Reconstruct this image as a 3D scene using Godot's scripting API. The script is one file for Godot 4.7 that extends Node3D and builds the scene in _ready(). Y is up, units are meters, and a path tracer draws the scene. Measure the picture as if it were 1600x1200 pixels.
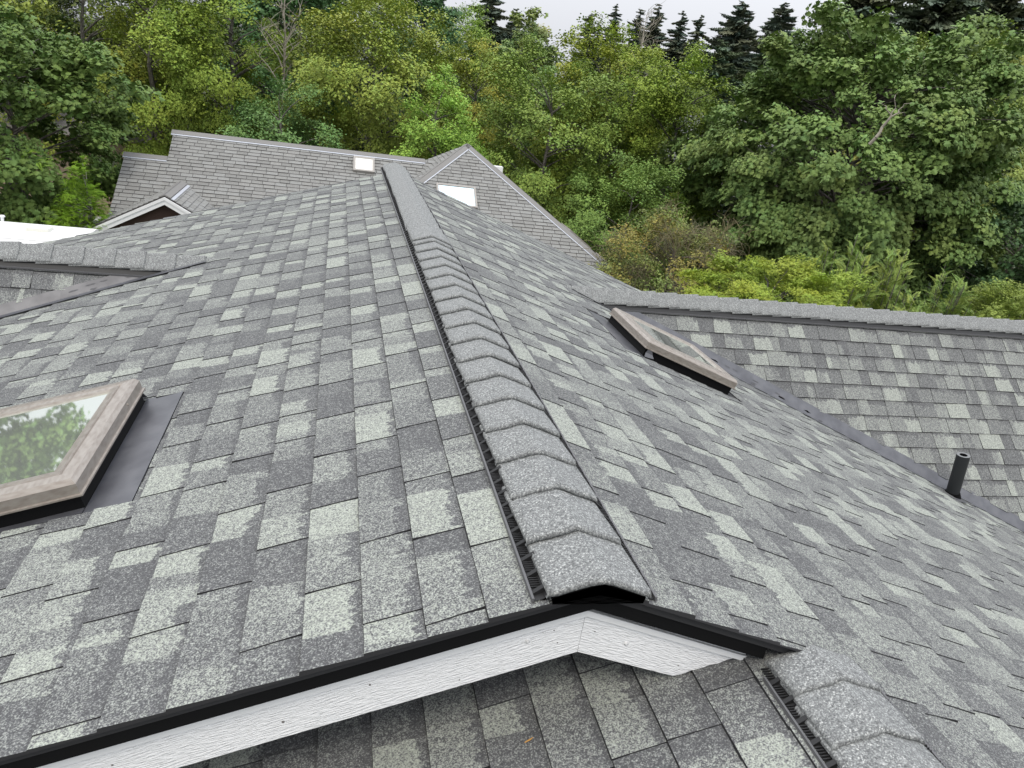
extends Node3D

# Metres, y up. The near end of the main ridge is x = 0, z = 0; H lifts the roofs above the ground at y = 0.
const H := 6.3
const PL := 0.311        # fall of the main left slope
const PR := 0.365        # fall of the main right slope
const LOWX := 0.66       # lower ridge, running out of the right slope
const LOWP := 0.31
const WINGY := -0.50     # cross wing ridge
const WINGZ := -4.47
const WINGP := 0.93
const LEAFY := 2.75
const EXP := 0.147       # shingle exposure

var M := {}
var cam: Camera3D
var tabs := []
var used := {}

func V(x: float, y: float, z: float) -> Vector3:
	return Vector3(x, y + H, z)

func lin(r: float, g: float, b: float) -> Color:
	return Color(r, g, b).linear_to_srgb()

# ---------------------------------------------------------------- scene tree helpers
func numbered(n: String) -> String:
	if not used.has(n):
		used[n] = 0
		return n
	used[n] += 1
	return "%s_%03d" % [n, used[n]]

func thing(called: String, label: String, category: String, at := Vector3.ZERO, turn := 0.0, group := "") -> Node3D:
	var o := Node3D.new()
	o.name = numbered(called)
	add_child(o)
	o.position = at
	o.rotation.y = turn
	tag(o, label, category, group)
	return o

func tag(o: Node, label: String, category: String, group := "") -> void:
	o.set_meta("label", label)
	o.set_meta("category", category)
	if group != "":
		o.set_meta("group", group)

func part(called: String, mesh: Mesh, parent: Node, at := Vector3.ZERO) -> MeshInstance3D:
	var o := MeshInstance3D.new()
	o.name = called
	o.mesh = mesh
	o.position = at
	parent.add_child(o, true)
	return o

# ---------------------------------------------------------------- mesh builder: flat faces, given counter-clockwise seen from outside
class MB:
	var v := PackedVector3Array()
	var n := PackedVector3Array()
	var t := PackedVector2Array()
	var c := PackedColorArray()
	var i := PackedInt32Array()
	var col := Color(1, 1, 1)
	func poly(p: Array, uv: Array = [], nn := Vector3.ZERO) -> void:
		var k := v.size()
		var no := nn
		if no == Vector3.ZERO:
			no = (p[1] - p[0]).cross(p[2] - p[0])
			if no.length_squared() < 1e-14 and p.size() > 3:
				no = (p[2] - p[0]).cross(p[3] - p[0])
			no = no.normalized()
		elif (p[1] - p[0]).cross(p[2] - p[0]).dot(no) < 0.0:
			p = p.duplicate()
			p.reverse()
			uv = uv.duplicate()
			uv.reverse()
		var ax := no.cross(Vector3.UP if absf(no.y) < 0.9 else Vector3.RIGHT).normalized()
		var ay := no.cross(ax)
		for q in p.size():
			v.append(p[q])
			n.append(no)
			c.append(col)
			t.append(uv[q] if uv.size() > 0 else Vector2(p[q].dot(ax), p[q].dot(ay)))
		for q in range(1, p.size() - 1):
			i.append_array([k, k + q + 1, k + q])
	func box(a: Vector3, b: Vector3) -> void:
		hexa([Vector3(a.x, a.y, b.z), Vector3(b.x, a.y, b.z), Vector3(b.x, b.y, b.z), Vector3(a.x, b.y, b.z)],
			[Vector3(a.x, a.y, a.z), Vector3(b.x, a.y, a.z), Vector3(b.x, b.y, a.z), Vector3(a.x, b.y, a.z)])
	# front loop counter-clockwise seen from the front, back loop in the same order
	func hexa(f: Array, b: Array) -> void:
		poly(f)
		var r := b.duplicate()
		r.reverse()
		poly(r)
		var m := f.size()
		for q in m:
			var w := (q + 1) % m
			poly([f[q], b[q], b[w], f[w]])
	func tube(a: Vector3, b: Vector3, ra: float, rb: float, sides := 8, cap := true) -> void:
		var d := (b - a).normalized()
		var x := d.cross(Vector3.UP if absf(d.y) < 0.95 else Vector3.RIGHT).normalized()
		var y := d.cross(x)
		var k := v.size()
		for s in sides + 1:
			var g := TAU * s / sides
			var o := x * cos(g) + y * sin(g)
			v.append(a + o * ra)
			v.append(b + o * rb)
			n.append(o)
			n.append(o)
			c.append(col)
			c.append(col)
			t.append(Vector2(float(s) / sides * TAU * ra, 0))
			t.append(Vector2(float(s) / sides * TAU * ra, a.distance_to(b)))
		for s in sides:
			var q := k + s * 2
			i.append_array([q, q + 1, q + 2, q + 2, q + 1, q + 3])
		if cap:
			var ring := []
			for s in sides:
				var g := TAU * s / sides
				ring.append(b + (x * cos(g) + y * sin(g)) * rb)
			poly(ring, [], d)
	func into(mesh: ArrayMesh, mat: Material) -> ArrayMesh:
		if v.size() == 0:
			return mesh
		var a := []
		a.resize(Mesh.ARRAY_MAX)
		a[Mesh.ARRAY_VERTEX] = v
		a[Mesh.ARRAY_NORMAL] = n
		a[Mesh.ARRAY_TEX_UV] = t
		a[Mesh.ARRAY_COLOR] = c
		a[Mesh.ARRAY_INDEX] = i
		mesh.add_surface_from_arrays(Mesh.PRIMITIVE_TRIANGLES, a)
		mesh.surface_set_material(mesh.get_surface_count() - 1, mat)
		return mesh
	func mesh(mat: Material) -> ArrayMesh:
		return into(ArrayMesh.new(), mat)

# ---------------------------------------------------------------- materials
func mat(color: Color, rough := 0.9, metal := 0.0) -> StandardMaterial3D:
	var m := StandardMaterial3D.new()
	m.albedo_color = color
	m.roughness = rough
	m.metallic = metal
	return m

func put(d: PackedByteArray, k: int, r: float, g: float, b: float) -> void:
	var c := Color(clampf(r, 0, 1), clampf(g, 0, 1), clampf(b, 0, 1)).linear_to_srgb()
	d[k] = int(c.r * 255.0)
	d[k + 1] = int(c.g * 255.0)
	d[k + 2] = int(c.b * 255.0)

# granule blends of laminated shingles: 16 strips, 64 px of exposure each, 1024 px = 2.35 m of shingle;
# strips 0-4 charcoal blends, 5-10 mixed, 11-15 pale sage; the mix of granules changes along the strip
func shingle_atlas() -> ImageTexture:
	var rng := RandomNumberGenerator.new()
	rng.seed = 71
	var w := 1024
	var d := PackedByteArray()
	d.resize(w * 1024 * 3)
	var lut := PackedByteArray()
	lut.resize(4096)
	for q in 4096:
		lut[q] = int(Color(q / 4095.0, 0, 0).linear_to_srgb().r * 255.0)
	var nz := PackedFloat32Array()
	nz.resize(65536)
	for q in 65536:
		nz[q] = rng.randf()
	var wave := FastNoiseLite.new()
	wave.seed = 5
	wave.frequency = 0.05
	for r in 16:
		var tone := PackedFloat32Array()
		var band := PackedFloat32Array()
		tone.resize(w)
		band.resize(w)
		var x := 0
		while x < w:
			var l := rng.randi_range(50, 170)
			var k := rng.randf()
			var to := 0.0
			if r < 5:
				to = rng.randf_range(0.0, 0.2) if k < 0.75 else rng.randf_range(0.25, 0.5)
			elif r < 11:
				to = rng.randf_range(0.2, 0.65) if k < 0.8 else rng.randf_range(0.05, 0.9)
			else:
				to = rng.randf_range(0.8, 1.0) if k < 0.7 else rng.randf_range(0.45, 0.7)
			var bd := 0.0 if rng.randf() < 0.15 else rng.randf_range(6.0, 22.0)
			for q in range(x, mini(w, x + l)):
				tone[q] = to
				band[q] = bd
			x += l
		var soft := PackedFloat32Array()
		soft.resize(w)
		for q in w:
			var a := 0.0
			for e in range(-4, 5):
				a += tone[posmod(q + e, w)]
			soft[q] = a / 9.0
		for yy in 64:
			var rowoff := int(nz[(yy + r * 64) * 31 + 7] * 65535.0)
			var rowoff2 := int(nz[((yy + r * 64) >> 1) * 29 + 4001] * 65535.0)
			for q in w:
				var t := soft[q] + 0.35 * wave.get_noise_2d(q * 2.0, yy * 2.0 + r * 300.0)
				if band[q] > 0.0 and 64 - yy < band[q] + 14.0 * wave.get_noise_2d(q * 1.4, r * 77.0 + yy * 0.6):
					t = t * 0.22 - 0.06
				t = clampf(t, -0.12, 1.0)
				var s := (q + rowoff) & 65535
				var s2 := ((q >> 1) + rowoff2) & 65535
				var p := nz[s] * 0.8 + nz[s2] * 0.2
				var light := lerpf(0.17, 0.70, t)
				var grey := light + lerpf(0.22, 0.22, t)
				var cr := 0.066
				var cg := 0.067
				var cb := 0.070
				if p < light:
					var big := 1.0 if nz[(s + 17) & 65535] < 0.88 else 1.4
					cr = (0.25 + 0.06 * t) * big
					cg = (0.26 + 0.072 * t) * big
					cb = (0.25 + 0.04 * t) * big
				elif p < grey:
					cr = 0.135
					cg = 0.137
					cb = 0.139
				var j := 0.78 + 0.44 * nz[(s + 5003) & 65535]
				var o := ((r * 64 + yy) * w + q) * 3
				d[o] = lut[mini(4095, int(cr * j * 4095.0))]
				d[o + 1] = lut[mini(4095, int(cg * j * 4095.0))]
				d[o + 2] = lut[mini(4095, int(cb * j * 4095.0))]
	return ImageTexture.create_from_image(Image.create_from_data(w, 1024, false, Image.FORMAT_RGB8, d))

# one speckled granule blend; colours and shares are linear base colours
func granules(size: int, seed_: int, cols: Array, shares: Array, mott: float) -> ImageTexture:
	var rng := RandomNumberGenerator.new()
	rng.seed = seed_
	var d := PackedByteArray()
	d.resize(size * size * 3)
	var half := PackedFloat32Array()
	half.resize(size * size / 4)
	for q in half.size():
		half[q] = rng.randf()
	for y in size:
		for x in size:
			var p := rng.randf() * (1.0 - mott) + half[(y >> 1) * (size >> 1) + (x >> 1)] * mott
			var k := 0
			while k < shares.size() and p > shares[k]:
				k += 1
			var c: Color = cols[k]
			var j := rng.randf_range(0.82, 1.18)
			put(d, (y * size + x) * 3, c.r * j, c.g * j, c.b * j)
	return ImageTexture.create_from_image(Image.create_from_data(size, size, false, Image.FORMAT_RGB8, d))

func noise_tex(size: int, freq: float, seed_: int, cols: Array, normal := false, sx := 1.0, sy := 1.0, bump := 4.0, oct := 4) -> ImageTexture:
	var f := FastNoiseLite.new()
	f.seed = seed_
	f.frequency = freq
	f.fractal_octaves = oct
	var im := Image.create(size, size, false, Image.FORMAT_RGB8)
	var g := Gradient.new()
	if not normal:
		g.offsets = PackedFloat32Array()
		g.colors = PackedColorArray()
		for k in cols.size():
			g.add_point(float(k) / maxf(1.0, cols.size() - 1), cols[k])
	for y in size:
		for x in size:
			var p := f.get_noise_2d(x * sx, y * sy) * 0.9 + 0.5
			im.set_pixel(x, y, Color(p, p, p) if normal else g.sample(clampf(p, 0.0, 1.0)).linear_to_srgb())
	if normal:
		im.bump_map_to_normal_map(bump)
	return ImageTexture.create_from_image(im)

func materials() -> void:
	var s := mat(Color.WHITE, 0.86)
	s.albedo_texture = shingle_atlas()
	M.shingle = s
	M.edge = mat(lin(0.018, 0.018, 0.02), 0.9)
	var cp := mat(Color.WHITE, 0.86)
	cp.albedo_texture = granules(512, 3, [Color(0.09, 0.092, 0.094), Color(0.165, 0.171, 0.171), Color(0.295, 0.305, 0.302), Color(0.56, 0.57, 0.55)], [0.30, 0.62, 0.86], 0.4)
	cp.uv1_scale = Vector3(1.0 / 1.1, 1.0 / 1.1, 1)
	M.cap = cp
	var nb := mat(Color.WHITE, 0.9)
	nb.albedo_texture = granules(256, 9, [Color(0.157, 0.158, 0.155), Color(0.244, 0.245, 0.239), Color(0.332, 0.334, 0.326)], [0.35, 0.75], 0.4)
	nb.uv1_scale = Vector3(1.2, 1.2, 1)
	nb.vertex_color_use_as_albedo = true
	M.old_shingle = nb
	M.old_edge = mat(lin(0.05, 0.047, 0.045), 0.9)
	M.deck = mat(lin(0.03, 0.03, 0.032), 0.95)
	M.black_metal = mat(lin(0.006, 0.006, 0.0065), 0.7)
	M.black_metal.metallic_specular = 0.25
	M.plastic = mat(lin(0.014, 0.014, 0.015), 0.6)
	M.lip = mat(lin(0.10, 0.10, 0.105), 0.5)
	var fl := mat(Color.WHITE, 0.33, 0.2)
	fl.albedo_texture = noise_tex(256, 0.02, 4, [Color(0.072, 0.073, 0.084), Color(0.092, 0.094, 0.106), Color(0.112, 0.114, 0.126)])
	fl.uv1_scale = Vector3(1.2, 1.2, 1)
	M.flashing = fl
	var stain := mat(lin(0.07, 0.07, 0.078), 0.6)
	M.stain = stain
	var wh := mat(Color.WHITE, 0.55)
	wh.albedo_texture = noise_tex(512, 0.02, 8, [Color(0.76, 0.765, 0.775), Color(0.82, 0.825, 0.835), Color(0.84, 0.845, 0.855)], false, 1.0, 9.0)
	wh.normal_enabled = true
	wh.normal_texture = noise_tex(512, 0.02, 8, [], true, 1.0, 9.0, 7.0, 5)
	wh.normal_scale = 0.35
	M.fascia = wh
	M.white = mat(lin(0.78, 0.785, 0.79), 0.55)
	M.nail_hole = mat(lin(0.18, 0.17, 0.165), 0.8)
	var br := mat(Color.WHITE, 0.38, 0.55)
	br.albedo_texture = noise_tex(256, 0.03, 6, [Color(0.29, 0.254, 0.224), Color(0.345, 0.309, 0.277), Color(0.385, 0.352, 0.318)], false, 1.0, 3.0)
	br.uv1_scale = Vector3(2, 2, 1)
	M.bronze = br
	M.glass = mat(lin(0.68, 0.72, 0.66), 0.025, 0.82)
	M.pale_glass = mat(lin(0.58, 0.70, 0.74), 0.03, 0.8)
	M.sky_glare = mat(lin(0.75, 0.74, 0.70), 0.5)  # white sky reflection painted into the skylight pane colour
	M.siding = mat(lin(0.42, 0.42, 0.43), 0.8)
	M.brown = mat(lin(0.05, 0.027, 0.019), 0.8)
	M.zinc = mat(lin(0.48, 0.50, 0.55), 0.45, 0.2)
	M.bark = mat(Color.WHITE, 0.9)
	M.bark.albedo_texture = noise_tex(256, 0.03, 12, [Color(0.05, 0.043, 0.035), Color(0.12, 0.108, 0.095), Color(0.22, 0.21, 0.19)], false, 2.0, 1.0)
	M.bark.uv1_scale = Vector3(1.5, 0.6, 1)
	M.dead_bark = mat(lin(0.30, 0.27, 0.23), 0.85)
	M.dead_twig = mat(lin(0.13, 0.10, 0.07), 0.9)
	M.leaf = mat(Color.WHITE, 0.55)
	M.leaf.metallic_specular = 0.3
	M.leaf.vertex_color_use_as_albedo = true
	M.leaf.backlight = Color(0.62, 0.76, 0.28)
	M.needle = mat(Color.WHITE, 0.7)
	M.needle.vertex_color_use_as_albedo = true
	M.needle.backlight = Color(0.35, 0.42, 0.25)
	var gr := mat(Color.WHITE, 0.95)
	gr.albedo_texture = noise_tex(512, 0.02, 15, [Color(0.03, 0.035, 0.015), Color(0.06, 0.075, 0.025), Color(0.10, 0.09, 0.05), Color(0.05, 0.07, 0.02)])
	gr.uv1_triplanar = true
	gr.uv1_world_triplanar = true
	gr.uv1_scale = Vector3(0.12, 0.12, 0.12)
	M.ground = gr

# ---------------------------------------------------------------- shingle tabs
# a slope has an origin on its ridge, a course direction U, a downhill direction D and a normal N; tabs are convex polygons in (u, d)
func clip(p: Array, a: Vector2, nrm: Vector2) -> Array:
	var out := []
	for k in p.size():
		var q: Vector2 = p[k]
		var r: Vector2 = p[(k + 1) % p.size()]
		var dq := (q - a).dot(nrm)
		var dr := (r - a).dot(nrm)
		if dq >= 0.0:
			out.append(q)
		if (dq > 0.0 and dr < 0.0) or (dq < 0.0 and dr > 0.0):
			out.append(q.lerp(r, dq / (dq - dr)))
	return out

func area(p: Array) -> float:
	var s := 0.0
	for k in p.size():
		s += p[k].cross(p[(k + 1) % p.size()])
	return absf(s) * 0.5

func minus_rect(p: Array, r: Rect2) -> Array:
	var out := []
	var rest := p
	for e in [[r.position, Vector2(-1, 0)], [r.end, Vector2(1, 0)], [r.position, Vector2(0, -1)], [r.end, Vector2(0, 1)]]:
		var o := clip(rest, e[0], e[1])
		if o.size() > 2 and area(o) > 2e-5:
			out.append(o)
		rest = clip(rest, e[0], -e[1])
		if rest.size() < 3:
			return out
	return out

func lay(fr: Dictionary, u0: float, u1: float, d0: float, d1: float, planes: Array, holes: Array, seed_: int) -> void:
	var rng := RandomNumberGenerator.new()
	rng.seed = seed_
	var k := 0
	var d := d0
	while d < d1:
		var u := u0 - rng.randf() * 0.3
		var high := rng.randf() < 0.5
		var last := 0.5
		while u < u1:
			var w := rng.randf_range(0.11, 0.25) if high else rng.randf_range(0.07, 0.19)
			var sk := rng.randf_range(0.0, 0.008) * (1.0 if high else -1.0)
			var p := [Vector2(u - sk, d + EXP + rng.randf_range(-0.001, 0.001)), Vector2(u + w + sk, d + EXP), Vector2(u + w - sk, d), Vector2(u + sk, d)]
			var kind := rng.randf()
			# a pale or a charcoal drop is seldom followed by another of its kind
			if (last < 0.33 and kind < 0.33) or (last > 0.69 and kind > 0.69):
				kind = rng.randf_range(0.15, 0.85)
			last = kind
			var row := rng.randi_range(0, 4) if kind < 0.33 else (rng.randi_range(5, 10) if kind < 0.69 else rng.randi_range(11, 15))
			var uo := rng.randf() * 2.35
			var lift := rng.randf_range(0.0, 0.0012)
			for e in planes:
				p = clip(p, e[0], e[1])
				if p.size() < 3:
					break
			if p.size() > 2 and area(p) > 2e-5:
				var all := [p]
				for hole in holes:
					var nxt := []
					for q in all:
						nxt.append_array(minus_rect(q, hole))
					all = nxt
				for q in all:
					tabs.append({fr = fr, p = q, d = d, row = row, uo = uo, h = [0.0044 if high else 0.0012, (0.0108 if high else 0.0070) + lift]})
			u += w
			high = not high
		d += EXP
		k += 1

func tab_at(t: Dictionary, q: Vector2, h: float) -> Vector3:
	return t.fr.O + t.fr.U * q.x + t.fr.D * q.y + t.fr.N * h

func tab_mesh(t: Dictionary, top: MB, side: MB, off: Vector3) -> void:
	var P := []
	var B := []
	var T := []
	var c := Vector2.ZERO
	for q in t.p:
		c += q / t.p.size()
	for q in t.p:
		var f := clampf((q.y - t.d) / EXP, -0.05, 1.05)
		P.append(tab_at(t, q, lerpf(t.h[0], t.h[1], f)) - off)
		var low := Vector2(0.0018 * signf(q.x - c.x), 0.0045 if q.y > c.y else 0.0)  # cut asphalt rim splayed wider, its dark colour also standing in for lap shadow
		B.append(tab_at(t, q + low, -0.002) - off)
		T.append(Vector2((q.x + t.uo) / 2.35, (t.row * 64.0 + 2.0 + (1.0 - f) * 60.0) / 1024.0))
	var flip: bool = (P[1] - P[0]).cross(P[2] - P[0]).dot(t.fr.N) < 0.0
	if flip:
		P.reverse()
		B.reverse()
		T.reverse()
	top.poly(P, T)
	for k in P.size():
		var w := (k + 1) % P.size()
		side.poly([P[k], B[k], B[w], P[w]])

func shown_size(t: Dictionary) -> float:
	var c := Vector2.ZERO
	for q in t.p:
		c += q / t.p.size()
	var x := tab_at(t, c, 0.0)
	var l := cam.global_transform.affine_inverse() * x
	if l.z > -0.2:
		return 0.0
	var f := 1.0 / tan(deg_to_rad(cam.fov) / 2.0)
	if absf(l.x / -l.z * f) > 1.36 or absf(l.y / -l.z * f) > 1.02:
		return 0.0
	var to := cam.global_position - x
	var facing: float = t.fr.N.dot(to.normalized())
	# hidden under another slope
	if t.fr.name == "wing" and x.y < H - maxf(PR * x.x, -PL * x.x) - 0.02:
		return 0.0
	if t.fr.name == "low" and x.z < -0.06:
		return 0.0
	if (t.fr.name == "left" or t.fr.name == "right") and x.y < H + WINGY - WINGP * absf(x.z - WINGZ) and absf(x.x) > 1.3:
		return 0.0
	return area(t.p) * maxf(facing, 0.0) / to.length_squared()

# ---------------------------------------------------------------- ridge caps and vents
# local: butt at z = 0 facing +z, body running to -z; slopes a (left, -x) and b (right, +x)
func cap_mesh(a: float, b: float, hw: float, length: float, uvo: float, h0 := 0.041, fall := 0.082) -> ArrayMesh:
	var st := SurfaceTool.new()
	st.begin(Mesh.PRIMITIVE_TRIANGLES)
	st.set_smooth_group(0)
	var prof := [[-length, h0 - fall * length, 0.0], [-length * 0.5, h0 - fall * length * 0.5, length * 0.5], [-0.03, h0 - 0.002, length - 0.03], [-0.009, h0, length - 0.009], [-0.002, h0 - 0.003, length - 0.001], [0.0, h0 - 0.009, length + 0.005], [-0.001, h0 - 0.0165, length + 0.012], [-0.014, h0 - 0.0195, length + 0.026]]
	var xs := [-1.0, -0.985, -0.8, -0.5, -0.2, -0.1, -0.04, 0.0, 0.04, 0.1, 0.2, 0.5, 0.8, 0.985, 1.0]
	var P := []
	for r in prof:
		var line := []
		for t in xs:
			var s: float = a if t < 0.0 else b
			var m := absf(t) * hw
			var x: float = m / sqrt(1.0 + s * s)
			var y := -s * (sqrt(x * x + 0.00003) - 0.0055)
			var droop := 0.004 if absf(t) > 0.99 else 0.0
			line.append(Vector3(signf(t) * x, y + r[1] - droop, r[0] + 0.003 * sin(t * 9.0 + uvo * 7.0)))
		P.append(line)
	for k in prof.size() - 1:
		for q in xs.size() - 1:
			var id := [[k, q], [k, q + 1], [k + 1, q + 1], [k + 1, q]]
			for e in [0, 1, 2, 0, 2, 3]:
				var w: Array = id[e]
				st.set_uv(Vector2(xs[w[1]] * hw + uvo, prof[w[0]][2] + uvo * 1.7))
				st.add_vertex(P[w[0]][w[1]])
	# underside edges along both sides
	st.set_smooth_group(-1)
	for sd in [0, xs.size() - 1]:
		for k in prof.size() - 3:
			var p0: Vector3 = P[k][sd]
			var p1: Vector3 = P[k + 1][sd]
			var dn := Vector3(0, -0.007, 0)
			var q := [p0, p1, p1 + dn, p0 + dn] if sd == 0 else [p1, p0, p0 + dn, p1 + dn]
			for e in [0, 1, 2, 0, 2, 3]:
				st.set_uv(Vector2(q[e].z, q[e].y))
				st.add_vertex(q[e])
	st.generate_normals()
	var m := st.commit()
	m.surface_set_material(0, M.cap)
	return m

# caps along a ridge: from a point, in the direction the butts face away from, butts turned back towards the start
func caps(parent: Node, start: Vector3, yaw: float, count: int, step: float, meshes: Array, seed_: int) -> void:
	var rng := RandomNumberGenerator.new()
	rng.seed = seed_
	var along := Vector3(0, 0, -1).rotated(Vector3.UP, yaw)
	for k in count:
		var o := part("ridge_cap", meshes[rng.randi() % meshes.size()], parent, start + along * (step * k + rng.randf_range(-0.004, 0.004)) + Vector3(rng.randf_range(-0.002, 0.002), rng.randf_range(-0.0008, 0.0008), 0))
		o.rotation = Vector3(rng.randf_range(-0.002, 0.002), yaw + rng.randf_range(-0.015, 0.015), rng.randf_range(-0.006, 0.006))

# black vent strip under the caps: local ridge along -z
func vent(parent: Node, at: Vector3, yaw: float, length: float, a: float, b: float, hw: float, rib_sides: Array, ribs: bool) -> void:
	var m := MB.new()
	var n := []
	for e in [[-hw, a], [0.0, 0.0], [hw, b]]:
		n.append(Vector2(e[0], -absf(e[0]) * e[1]))
	var top := 0.020
	var inner: float = hw - 0.022
	var f := []
	f.append(Vector3(-inner, -inner * a + 0.004, 0))
	f.append(Vector3(0, 0.0, 0))
	f.append(Vector3(inner, -inner * b + 0.004, 0))
	f.append(Vector3(inner - 0.01, -inner * b + top, 0))
	f.append(Vector3(0, top, 0))
	f.append(Vector3(-inner + 0.01, -inner * a + top, 0))
	var bk := []
	for q in f:
		bk.append(q + Vector3(0, 0, -length))
	m.hexa(f, bk)
	# base flange
	for sd in [-1.0, 1.0]:
		var s: float = a if sd < 0 else b
		var p := [Vector3(sd * (inner - 0.03), -(inner - 0.03) * s + 0.0105, 0), Vector3(sd * hw, -hw * s + 0.0105, 0), Vector3(sd * hw, -hw * s + 0.0105, -length), Vector3(sd * (inner - 0.03), -(inner - 0.03) * s + 0.0105, -length)]
		if sd < 0:
			p.reverse()
		m.poly(p)
	var o := part("ridge_vent", m.mesh(M.plastic), parent, at)
	o.rotation.y = yaw
	var lip := MB.new()
	for sd in rib_sides:
		var s: float = a if sd < 0 else b
		var x0: float = sd * (hw - 0.002)
		var y0 := -hw * s + 0.008
		lip.box(Vector3(minf(x0, x0 + sd * 0.006), y0, -length), Vector3(maxf(x0, x0 + sd * 0.006), y0 + 0.011, 0))
	part("vent_lip", lip.mesh(M.lip), o)
	if ribs:
		var rb := MB.new()
		for sd in rib_sides:
			var s: float = a if sd < 0 else b
			var z := -0.02
			while z > -length:
				# a wedge-shaped baffle every 6 cm and a fine grille between
				var xi: float = sd * (inner - 0.012)
				var xo: float = sd * (hw - 0.003)
				var yi := -(inner - 0.012) * s + 0.030
				var yo := -hw * s + 0.011
				var yb := -inner * s + 0.008
				var tri := [Vector3(xi, yb, z), Vector3(xo, yo - 0.001, z), Vector3(xo, yo + 0.006, z), Vector3(xi, yi, z)]
				var tb := []
				for q in tri:
					tb.append(q - Vector3(0, 0, 0.012))
				if sd < 0:
					tri.reverse()
					tb.reverse()
				rb.hexa(tri, tb)
				if z > -2.6:
					for g in range(1, 6):
						var zz := z - 0.012 - g * 0.008
						rb.box(Vector3(minf(xi, xo), yb + 0.002, zz - 0.0025), Vector3(maxf(xi, xo) , yb + 0.007, zz))
				z -= 0.062
		var r := part("vent_baffles", rb.mesh(mat(lin(0.014, 0.014, 0.015), 0.6)), o)
		r.set_meta("kind", "stuff")

# ---------------------------------------------------------------- skylight: local x downhill, y up from the roof, z along the ridge; origin in the middle on the roof
func skylight(parent: Node, at: Vector3, basis_: Basis, sx: float, sz: float, glass: Material, label: String) -> Node3D:
	var r := Node3D.new()
	r.name = "skylight"
	parent.add_child(r, true)
	r.transform = Transform3D(basis_, at)
	r.set_meta("label", label)
	var cu := MB.new()
	cu.box(Vector3(-sx / 2 + 0.012, -0.02, -sz / 2 + 0.012), Vector3(sx / 2 - 0.012, 0.068, sz / 2 - 0.012))
	part("curb", cu.mesh(M.black_metal), r)
	var fr := MB.new()
	# frame: skirt, sloped shoulder, groove and inner bead, lofted round the rectangle
	var prof := [[-0.008, 0.058], [-0.008, 0.064], [0.0, 0.066], [0.0, 0.104], [0.012, 0.122], [0.050, 0.126], [0.054, 0.119], [0.060, 0.119], [0.064, 0.127], [0.088, 0.125], [0.094, 0.114]]
	for k in prof.size() - 1:
		var p: Array = prof[k]
		var q: Array = prof[k + 1]
		var A := [Vector3(-sx / 2 + p[0], p[1], -sz / 2 + p[0]), Vector3(-sx / 2 + p[0], p[1], sz / 2 - p[0]), Vector3(sx / 2 - p[0], p[1], sz / 2 - p[0]), Vector3(sx / 2 - p[0], p[1], -sz / 2 + p[0])]
		var B := [Vector3(-sx / 2 + q[0], q[1], -sz / 2 + q[0]), Vector3(-sx / 2 + q[0], q[1], sz / 2 - q[0]), Vector3(sx / 2 - q[0], q[1], sz / 2 - q[0]), Vector3(sx / 2 - q[0], q[1], -sz / 2 + q[0])]
		for e in 4:
			var w := (e + 1) % 4
			fr.poly([A[e], A[w], B[w], B[e]])
	part("frame", fr.mesh(M.bronze), r)
	var gl := MB.new()
	gl.box(Vector3(-sx / 2 + 0.09, 0.106, -sz / 2 + 0.09), Vector3(sx / 2 - 0.09, 0.116, sz / 2 - 0.09))
	part("glass_pane", gl.mesh(glass), r)
	var sc := MB.new()
	for e in [-0.3, 0.3]:
		sc.tube(Vector3(sx * e, 0.088, sz / 2 - 0.001), Vector3(sx * e, 0.088, sz / 2 + 0.003), 0.006, 0.005, 8)
		sc.tube(Vector3(sx / 2 * signf(e), 0.088, sz * 0.25), Vector3((sx / 2 + 0.003) * signf(e), 0.088, sz * 0.25), 0.006, 0.005, 8)
	for e in [[-0.25, 0.475], [0.3, 0.475]]:
		sc.tube(Vector3(sx * e[0], 0.124, sz / 2 - 0.03), Vector3(sx * e[0], 0.1275, sz / 2 - 0.03), 0.006, 0.005, 8)
	var scp := part("screws", sc.mesh(M.bronze), r)
	scp.set_meta("kind", "stuff")
	return r

func slope_basis(n: Vector3, d: Vector3) -> Basis:
	return Basis(d, n, d.cross(n).normalized())

# ---------------------------------------------------------------- trees
var sprays := {}

func leaf_poly(m: MB, at: Vector3, dir: Vector3, up: Vector3, l: float, w: float, kind: String) -> void:
	var x := dir.cross(up).normalized()
	if kind == "maple":
		var o := [[0.0, 0.0], [0.45, 0.12], [0.30, 0.30], [0.62, 0.48], [0.28, 0.56], [0.30, 0.74], [0.0, 1.0], [-0.30, 0.74], [-0.28, 0.56], [-0.62, 0.48], [-0.30, 0.30], [-0.45, 0.12]]
		var c := at + dir * l * 0.42 + up * l * 0.05
		var k := m.v.size()
		var ring := []
		for e in o:
			ring.append(at + x * (e[0] * w) + dir * (e[1] * l) - up * (absf(e[0]) * w * 0.22))
		for q in ring.size():
			m.poly([c, ring[q], ring[(q + 1) % ring.size()]])
	else:
		var a := at + dir * l * 0.45 + x * w * 0.5 + up * w * 0.14
		var b := at + dir * l * 0.45 - x * w * 0.5 + up * w * 0.14
		var t := at + dir * l
		m.poly([at, a, t])
		m.poly([at, t, b])

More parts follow.
